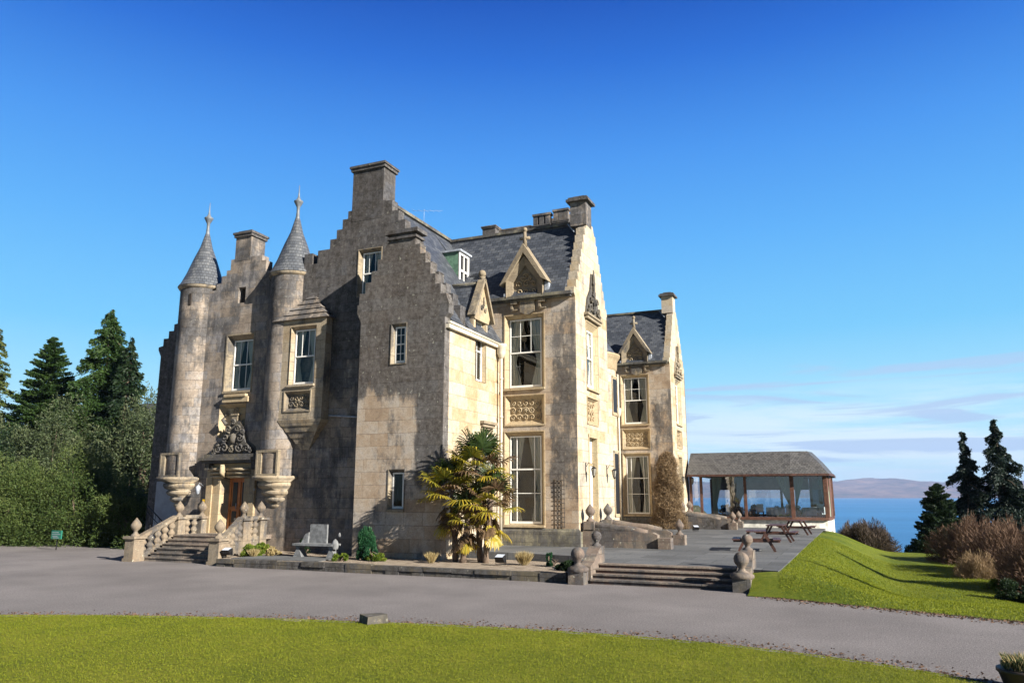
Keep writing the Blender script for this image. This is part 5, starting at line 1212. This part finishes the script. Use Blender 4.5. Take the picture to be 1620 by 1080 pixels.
# rhododendron bank
G_ = 'rhododendrons along the drive'
bushy(-43.6, 28.4, -.2, 4.2, 3.0, 5.5, 'l_rho', 'big rounded rhododendron near the left edge, behind and left of the green sign', n=90000, leaf=.135, seed=21, name='rhododendron', lobes=60, asp=.34, group=G_)
bushy(-38.9, 30.0, -.2, 4.0, 3.0, 5.6, 'l_rho', 'tallest domed yellow green rhododendron, directly behind the green sign', n=100000, leaf=.135, seed=22, name='rhododendron', lobes=64, asp=.34, group=G_)
bushy(-34.4, 29.8, -.2, 2.8, 2.4, 3.9, 'l_rho', 'lower rhododendron in the gap between the domed one and the mansion', n=50000, leaf=.13, seed=23, name='rhododendron', lobes=44, asp=.34, group=G_)
bushy(-34.6, 34.0, -.2, 3.2, 2.8, 4.7, 'l_rho', 'rhododendron closest to the mansion\'s left corner', n=50000, leaf=.14, seed=24, name='rhododendron', lobes=44, asp=.34, group=G_)
bushy(-49.5, 30.5, -.2, 4.5, 4, 5.2, 'l_rho', 'rhododendron cut by the left edge of the photograph', n=30000, leaf=.18, seed=25, name='rhododendron', lobes=44, asp=.34, group=G_)
# roof of a house among the trees
T = thing('house', 'brown roofed house glimpsed through the trees left of the mansion', 'house', (-66, 58, 0))
m = MB(); m.box(-69, -62, 56, 62, -.3, 9.6); m.build('wall', 'whitewash', T)
m = MB(); slab(m, [(-69.4, 55.6, 9.5), (-61.6, 55.6, 9.5), (-61.6, 59, 12.2), (-69.4, 59, 12.2)]); slab(m, [(-69.4, 59, 12.2), (-61.6, 59, 12.2), (-61.6, 62.4, 9.5), (-69.4, 62.4, 9.5)]); m.build('roof', 'shingle', T)

# --- right side: firs, bushes and leafless shrubs
conifer(7.0, 60, -2.4, 9.3, 2.3, 'l_fir', 'left and shorter of the two ragged blackish firs by the sea', seed=31, n=60000, dens=1.5, leaf=.20, droop=.7, ragged=.7, hang=.35, lean=.1, name='fir_tree', group='firs by the sea', clear=.03)
conifer(9.3, 59.5, -2.4, 10.0, 2.9, 'l_fir', 'right and taller of the two ragged blackish firs by the sea', seed=32, n=76000, dens=1.5, leaf=.20, droop=.75, ragged=.75, hang=.45, lean=-.4, name='fir_tree', group='firs by the sea', clear=.03)
conifer(4.75, 55, -2.2, 5.5, 1.6, 'l_dark', 'smaller bushy dark conifer left of the two firs', seed=33, n=60000, leaf=.18, droop=.0, up=.3, ragged=.3, hang=.12, dens=4, taper=.5, name='conifer', clear=.02)
bushy(3.6, 54.5, -1.4, 1.5, 1.3, 1.6, 'l_dark', 'low dark bush at the foot of the bushy conifer', n=9000, leaf=.12, seed=34, lobes=16)
twigs(.6, 53.5, -1.1, 1.7, 1.4, 2.0, 'l_twig', 'grey brown leafless shrub on the grass crest right of the pavilion', n=16000, seed=35, leaf=.3, w=.03)
twigs(-.4, 55.5, -1.2, 1.0, 1.0, 1.9, 'l_twig', 'small leafless shrub tucked against the pavilion plinth', n=7000, seed=36, leaf=.3, w=.03)
twigs(5.6, 46, -1.3, 2.4, 2.4, 2.6, 'l_brown', 'leafless brown shrub farthest back in the right-hand hedge', n=22000, seed=37, leaf=.34, w=.03, group='brown shrubs along the lawn')
twigs(6.4, 40.5, -1.3, 2.5, 2.4, 2.6, 'l_brown', 'tall leafless brown shrub in the middle of the right-hand hedge', n=24000, seed=38, leaf=.32, w=.026, group='brown shrubs along the lawn')
twigs(6.6, 35, -1.3, 2.1, 2.2, 2.25, 'l_brown', 'leafless brown shrub cut by the right edge of the photograph', n=22000, seed=39, leaf=.28, w=.022, group='brown shrubs along the lawn')
twigs(4.5, 38.5, -1.1, .95, .8, 1.25, 'l_creep', 'low pinkish brown shrub in front of the tall brown hedge', n=9000, seed=40, leaf=.2, w=.018)
bushy(5.0, 32.2, -1.1, .9, .8, .9, 'l_dark', 'dark low evergreen bush at the right edge above the drive', n=9000, leaf=.09, seed=41, lobes=18)
bushy(4.9, 35.2, -1.1, .7, .6, .6, 'l_bright', 'yellow green low plant under the brown hedge', n=5000, leaf=.1, seed=42, lobes=14)
bushy(10.5, 47, -1.8, 3, 3, 3.2, 'l_dark', 'dark evergreen mass behind the brown hedge', n=16000, leaf=.16, seed=43, lobes=24)
# --- trees standing outside the frame on the right: their shadows lie over the bank
conifer(17, 22.5, -1.0, 11, 2.6, 'l_dark', 'dark conifer beyond the right end of the lawn casting its shadow over the bank', seed=51, n=16000, leaf=.3, clear=.25)
conifer(20, 30.5, -1.2, 12, 2.4, 'l_dark', 'tall dark conifer standing past the brown hedge at the right', seed=52, n=16000, leaf=.3, clear=.3)
conifer(14, 15.2, -.3, 6, 1.5, 'l_dark', 'short dark conifer beside the drive at the far right', seed=53, n=9000, leaf=.24, clear=.1)
# --- border plants
def tuft(x, y, z, r, h, mat, label, n=500, seed=1, name='grass_tuft', group=None, w=.014):
    rg = np.random.default_rng(seed); a = rg.random(n)*2*math.pi; u = rg.random(n)
    T = thing(name, label, 'plant', (x, y, z), group)
    b_ = np.stack([np.cos(a)*u*r, np.sin(a)*u*r, np.full(n, h*.45)], 1); P = np.array([x, y, z])+b_; P[:, 2] += (rg.random(n)-.5)*h*.2
    D = np.stack([np.cos(a)*u*r*1.3, np.sin(a)*u*r*1.3, np.full(n, h)], 1)+rg.normal(size=(n, 3))*.08*h
    leafmesh('blades', P, D, h*rg.uniform(.6, 1.15, n), w, mat, T, None, seed)
    m = MB(); m.lathe([(.06, -.03), (.05, .05), (1e-4, .1)], (x, y, z), 8); m.build('crown', 'soil', T); return T
bushy(-16.6, 24.6, .27, .42, .34, 1.4, 'l_blueg', 'feathery bright green dwarf conifer against the gable block', 'shrub', n=15000, leaf=.11, seed=61, lobes=34, name='dwarf_conifer', asp=.22, upward=1.2)
bushy(-17.2, 23.75, .27, .33, .3, .36, 'l_bright', 'round lime green plant in front of the bench', n=2600, leaf=.075, seed=62, lobes=12, name='border_plant')
bushy(-16.0, 24.3, .27, .42, .3, .34, 'l_bright', 'yellow green plant right of the dwarf conifer', n=2600, leaf=.07, seed=63, lobes=14, name='border_plant')
bushy(-21.7, 24.2, .27, .45, .4, .55, 'l_bright', 'bright green shrub just right of the front steps', n=4000, leaf=.08, seed=64, lobes=16, name='border_plant')
bushy(-20.9, 24.6, .27, .35, .35, .45, 'l_straw', 'straw coloured plant between the green shrub and the bench', n=2600, leaf=.08, seed=65, lobes=12, name='border_plant')
bushy(-20.8, 26.2, .27, .3, .3, .7, 'l_dark', 'dark little shrub against the wall behind the bench', n=2000, leaf=.07, seed=66, lobes=10, name='border_plant')
bushy(-22.4, 25.6, .27, .5, .4, .5, 'l_bright', 'yellowish plant at the foot of the right balustrade', n=3200, leaf=.08, seed=67, lobes=12, name='border_plant')
tuft(-10.45, 24.9, .27, .26, .48, 'l_straw', 'dry straw coloured grass tuft right of the floodlight', 900, 68)
tuft(-13.75, 24.35, .27, .2, .4, 'l_straw', 'dry grass tuft at the palm\'s left foot', 500, 69)
tuft(-21.3, 23.9, .27, .2, .35, 'l_straw', 'dry grass tuft beside the right balustrade', 400, 70)
bushy(-9.55, 25.0, .27, .16, .16, .55, 'l_blueg', 'small upright dark green bush on the gravel', n=2200, leaf=.05, seed=71, lobes=14, name='border_plant')
bushy(-8.55, 23.7, .27, .34, .28, .36, 'l_dark', 'low dark leafy plant beside the terrace steps pier', n=2600, leaf=.08, seed=72, lobes=12, name='border_plant')
for i_, (x_, l_) in enumerate(((-9.0, 'leftmost leafy indoor plant at the pavilion\'s rear window'), (-7.0, 'second leafy indoor plant from the left at the pavilion\'s rear window'), (-5.2, 'third leafy indoor plant, behind the pavilion\'s middle pane'), (-3.9, 'rightmost leafy indoor plant at the pavilion\'s rear window'))):
    bushy(x_, 60.8, 1.06, .8, .4, .95, 'l_dark', l_, 'plant', 'indoor plants in the pavilion', n=1600, leaf=.11, seed=110+i_, lobes=10, name='indoor_plant')
# creeper on the far bay
rg = np.random.default_rng(81); n = 26000
T = thing('creeper', 'tall mound of dry brown climbing plant at the corner of the far bay', 'climbing plant', (-10.9, 49.4, ZT))
u = rg.random(n); a = rg.random(n)*2*math.pi; zz = u*4.7; wd = (1.0-.45*u)*np.where(u > .85, (1-u)/.15, 1)**.5
rad = .62+.42*rg.random(n)**1.5+.16*np.sin(zz*3.1+a*2)+.10*np.sin(zz*7+a*5)
P = np.stack([-10.75+np.cos(a)*wd*rad*1.05, 49.25+np.sin(a)*wd*rad*.6, ZT+zz], 1)
P += rg.normal(size=(n, 3))*.07
D = rg.normal(size=(n, 3))*.7+np.array([0, 0, -.6])
leafmesh('tangled_stems', P, D, .28*rg.uniform(.5, 1.4, n), .02, 'l_creep', T, None, 81)
m = MB()
for k in range(8): m.tube([(-10.8+.1*k-.3, 49.4, ZT), (-10.9+.15*k-.4, 49.5, 2.5), (-10.8+.05*k, 49.6, 4.8)], [.05, .04, .01], 5)
m.build('woody_stems', 'bark', T)
# --- palm clump
def palm(x, y, z, h, label, nl, seed, spread=1.0, group='palms in front of the block'):
    rg = np.random.default_rng(seed); T = thing('palm_tree', label, 'palm tree', (x, y, z), group)
    m = MB(); pts = []; rr = []
    for i in range(13):
        t = i/12; pts.append((x+.12*math.sin(t*2+seed), y, z-.05+h*t)); rr.append((.095+.03*(i % 2))*(1 if i < 12 else .5))
    m.tube(pts, rr, 9); m.build('trunk', 'bark', T)
    sets = {'l_palmg': [], 'l_palm': [], 'l_palmd': []}; stems = MB()
    for k in range(nl):
        q = k/nl; elv = R(lerp(84, -42, q) if q < .72 else rg.uniform(-82, -35)); az_ = k*2.4+rg.random()*.4
        mat = 'l_palmg' if q < .28 else ('l_palm' if q < .72 or rg.random() < .4 else 'l_palmd')
        if .3 < q < .8 and rg.random() < .34: mat = 'l_palmd'
        ln = spread*rg.uniform(.75, 1.1)*(1.05 if q < .72 else .72)
        o = Vector((pts[-1][0], y, z+h-.05-(.5*q if q < .72 else .3+(q-.72)*h*1.1))); d = Vector((math.cos(az_)*math.cos(elv), math.sin(az_)*math.cos(elv), math.sin(elv)))
        hub = o+d*ln*.62+Vector((0, 0, -.08)); stems.tube([o, o+d*ln*.35, hub], [.016, .012, .01], 4)
        side = d.cross(Vector((0, 0, 1))).normalized(); upv = side.cross(d).normalized()
        nb = 22; Rb = ln*.62
        for b_ in range(nb):
            th = R(lerp(-118, 118, b_/(nb-1))); bd = (d*math.cos(th)+side*math.sin(th)).normalized()
            fold = upv*.10*math.cos(th*2)
            L_ = Rb*(1-.22*abs(th)/2.1)*rg.uniform(.9, 1.06); w = .028
            # blade in three pieces, drooping at the tip
            p0 = hub; p1 = hub+(bd+fold)*L_*.5; p2 = hub+(bd+fold)*L_*.85+Vector((0, 0, -.10*L_-.06*q)); p3 = hub+bd*L_+Vector((0, 0, -.26*L_*rg.uniform(.7, 1.5)))
            wv = (side*math.cos(th)-d*math.sin(th)).normalized()*w+upv*rg.normal()*.006
            sets[mat].append((p0, p1, p2, p3, wv, rg.random()*.5+q*.5))
    stems.build('leaf_stalks', 'l_palmd', T)
    for mt, L_ in sets.items():
        v = []; f = []; rn = []
        for (p0, p1, p2, p3, wv, r_) in L_:
            b0 = len(v); v += [p0-wv*.35, p0+wv*.35, p1+wv, p1-wv, p2+wv*.8, p2-wv*.8, p3]
            f += [(b0, b0+1, b0+2, b0+3), (b0+3, b0+2, b0+4, b0+5), (b0+5, b0+4, b0+6)]; rn += [r_, min(1, r_+.1), min(1, r_+.3)]
        me = bpy.data.meshes.new('fronds'); me.from_pydata([tuple(p) for p in v], [], f); a_ = me.attributes.new('rnd', 'FLOAT', 'FACE'); a_.data.foreach_set('value', np.array(rn, dtype=np.float32))
        me.materials.append(M[mt]); o = bpy.data.objects.new({'l_palmg': 'green_fronds', 'l_palm': 'yellowing_fronds', 'l_palmd': 'dead_fronds'}[mt], me); COL.objects.link(o); o.parent = T; o.matrix_parent_inverse = world_of(T).inverted()
    return T
palm(-12.3, 25.3, .25, 3.55, 'tallest palm of the clump, green headed, on the gravel in front of the block', 44, 3, 1.25)
palm(-11.9, 25.15, .25, 2.35, 'middle palm with yellow leaves, right of the tallest palm\'s trunk', 32, 5, 1.1)
palm(-13.35, 25.2, .25, 2.75, 'left palm of the clump, nearest the block\'s corner, with dead brown leaves', 44, 8, 1.2)
palm(-12.75, 24.95, .25, 1.75, 'shortest palm with yellow leaves low in front of the clump', 26, 12, .95)
# --- tub in the corner
T = thing('planter_tub', 'dark tub of straggly green and straw plants in the bottom right corner', 'planter', (1.95, 13.05, 0))
m = MB(); m.lathe([(.24, 0), (.30, .2), (.33, .23), (.33, .27), (.27, .26), (1e-4, .22)], (1.95, 13.05, 0), 16); m.build('tub', 'tub', T)
rg = np.random.default_rng(90); n = 900; a = rg.random(n)*6.28; u = rg.random(n)**.6
P = np.stack([1.95+np.cos(a)*u*.26, 13.05+np.sin(a)*u*.26, .27+rg.random(n)*.14], 1); D = np.stack([np.cos(a)*u*.5, np.sin(a)*u*.5, np.ones(n)], 1)+rg.normal(size=(n, 3))*.25
leafmesh('plants', P[:500], D[:500], .13, .02, 'l_grey', T, None, 91); leafmesh('dry_plants', P[500:], D[500:], .17, .012, 'l_straw', T, None, 92)
# --- grass blades on the front lawn and on the near bank
rg = np.random.default_rng(100); n = 290000
X = rg.uniform(-19, 3.6, n); E_ = np.interp(X, [e[0] for e in edge], [e[1] for e in edge]); Y = E_-.03-rg.random(n)**1.1*8.2
ok = Y > 5.6; X = X[ok]; Y = Y[ok]; E_ = E_[ok]; r_ = E_-Y
def sstn(a, b_, x): t = np.clip((x-a)/(b_-a), 0, 1); return t*t*(3-2*t)
Z = .004+.05*sstn(0, .25, r_)+.03*sstn(.2, 3, r_)+.02
D = rg.normal(size=(len(X), 3))*.45+np.array([0, 0, 1])
o = leafmesh('lawn_grass', np.stack([X, Y, Z], 1), D, rg.uniform(.014, .032, len(X)), .008, 'l_lawn' if 'l_lawn' in M else 'l_bright', None, None, 101)
tag(o, 'short yellow green grass of the front lawn', 'grass'); o['kind'] = 'stuff'
n = 2600; X = rg.uniform(-19, 2.5, n); Y = np.interp(X, [e[0] for e in edge], [e[1] for e in edge])+.02+np.abs(rg.normal(size=n))*.35
D = rg.normal(size=(n, 3))*np.array([1, 1, .12])
o = leafmesh('leaf_litter', np.stack([X, Y, np.full(n, .012)], 1), D, rg.uniform(.03, .075, n), rg.uniform(.015, .04, n), 'l_brown', None, None, 103)
tag(o, 'dead leaves and grit scattered on the drive along the lawn edge', 'litter'); o['kind'] = 'stuff'
n = 1500; X = rg.uniform(-2.6, 6, n); Y = np.array([yroad(q) for q in X])+.1-np.abs(rg.normal(size=n))*.3; D = rg.normal(size=(n, 3))*np.array([1, 1, .12])
o = leafmesh('leaf_litter', np.stack([X, Y, np.full(n, .012)], 1), D, rg.uniform(.03, .09, n), rg.uniform(.02, .05, n), 'l_brown', None, None, 104)
tag(o, 'dead leaves and soil crumbs on the drive below the grass bank', 'litter'); o['kind'] = 'stuff'
n = 90000; X = rg.uniform(-2.0, 6.5, n); Y = 17+rg.random(n)**1.3*26; ok = Y > np.array([yroad(q) for q in X])+.12+.06*np.sin(X*7); X = X[ok]; Y = Y[ok]
Z = np.array([h_right(a_, b_) for a_, b_ in zip(X, Y)])+.025
D = rg.normal(size=(len(X), 3))*.5+np.array([0, 0, 1])
o = leafmesh('bank_grass', np.stack([X, Y, Z], 1), D, rg.uniform(.03, .075, len(X)), .016, 'l_lawn', None, None, 102)
tag(o, 'green grass tufts on the bank right of the terrace', 'grass'); o['kind'] = 'stuff'
# ================================================================ HAZE
m = MB(); m.box(-12000, 12000, -400, 12500, -29, 330)
hz = bpy.data.materials.new('sea_haze'); hz.use_nodes = True; nt = hz.node_tree; nt.nodes.clear()
ou = nd(nt, 'ShaderNodeOutputMaterial'); pv = nd(nt, 'ShaderNodeVolumePrincipled'); pv.inputs['Color'].default_value = (.44, .62, 1, 1); pv.inputs['Density'].default_value = 6.5e-5; pv.inputs['Anisotropy'].default_value = 0
lk(nt, pv.outputs[0], ou.inputs['Volume'])
o = m.build('haze', hz); o['kind'] = 'stuff'
# TAIL
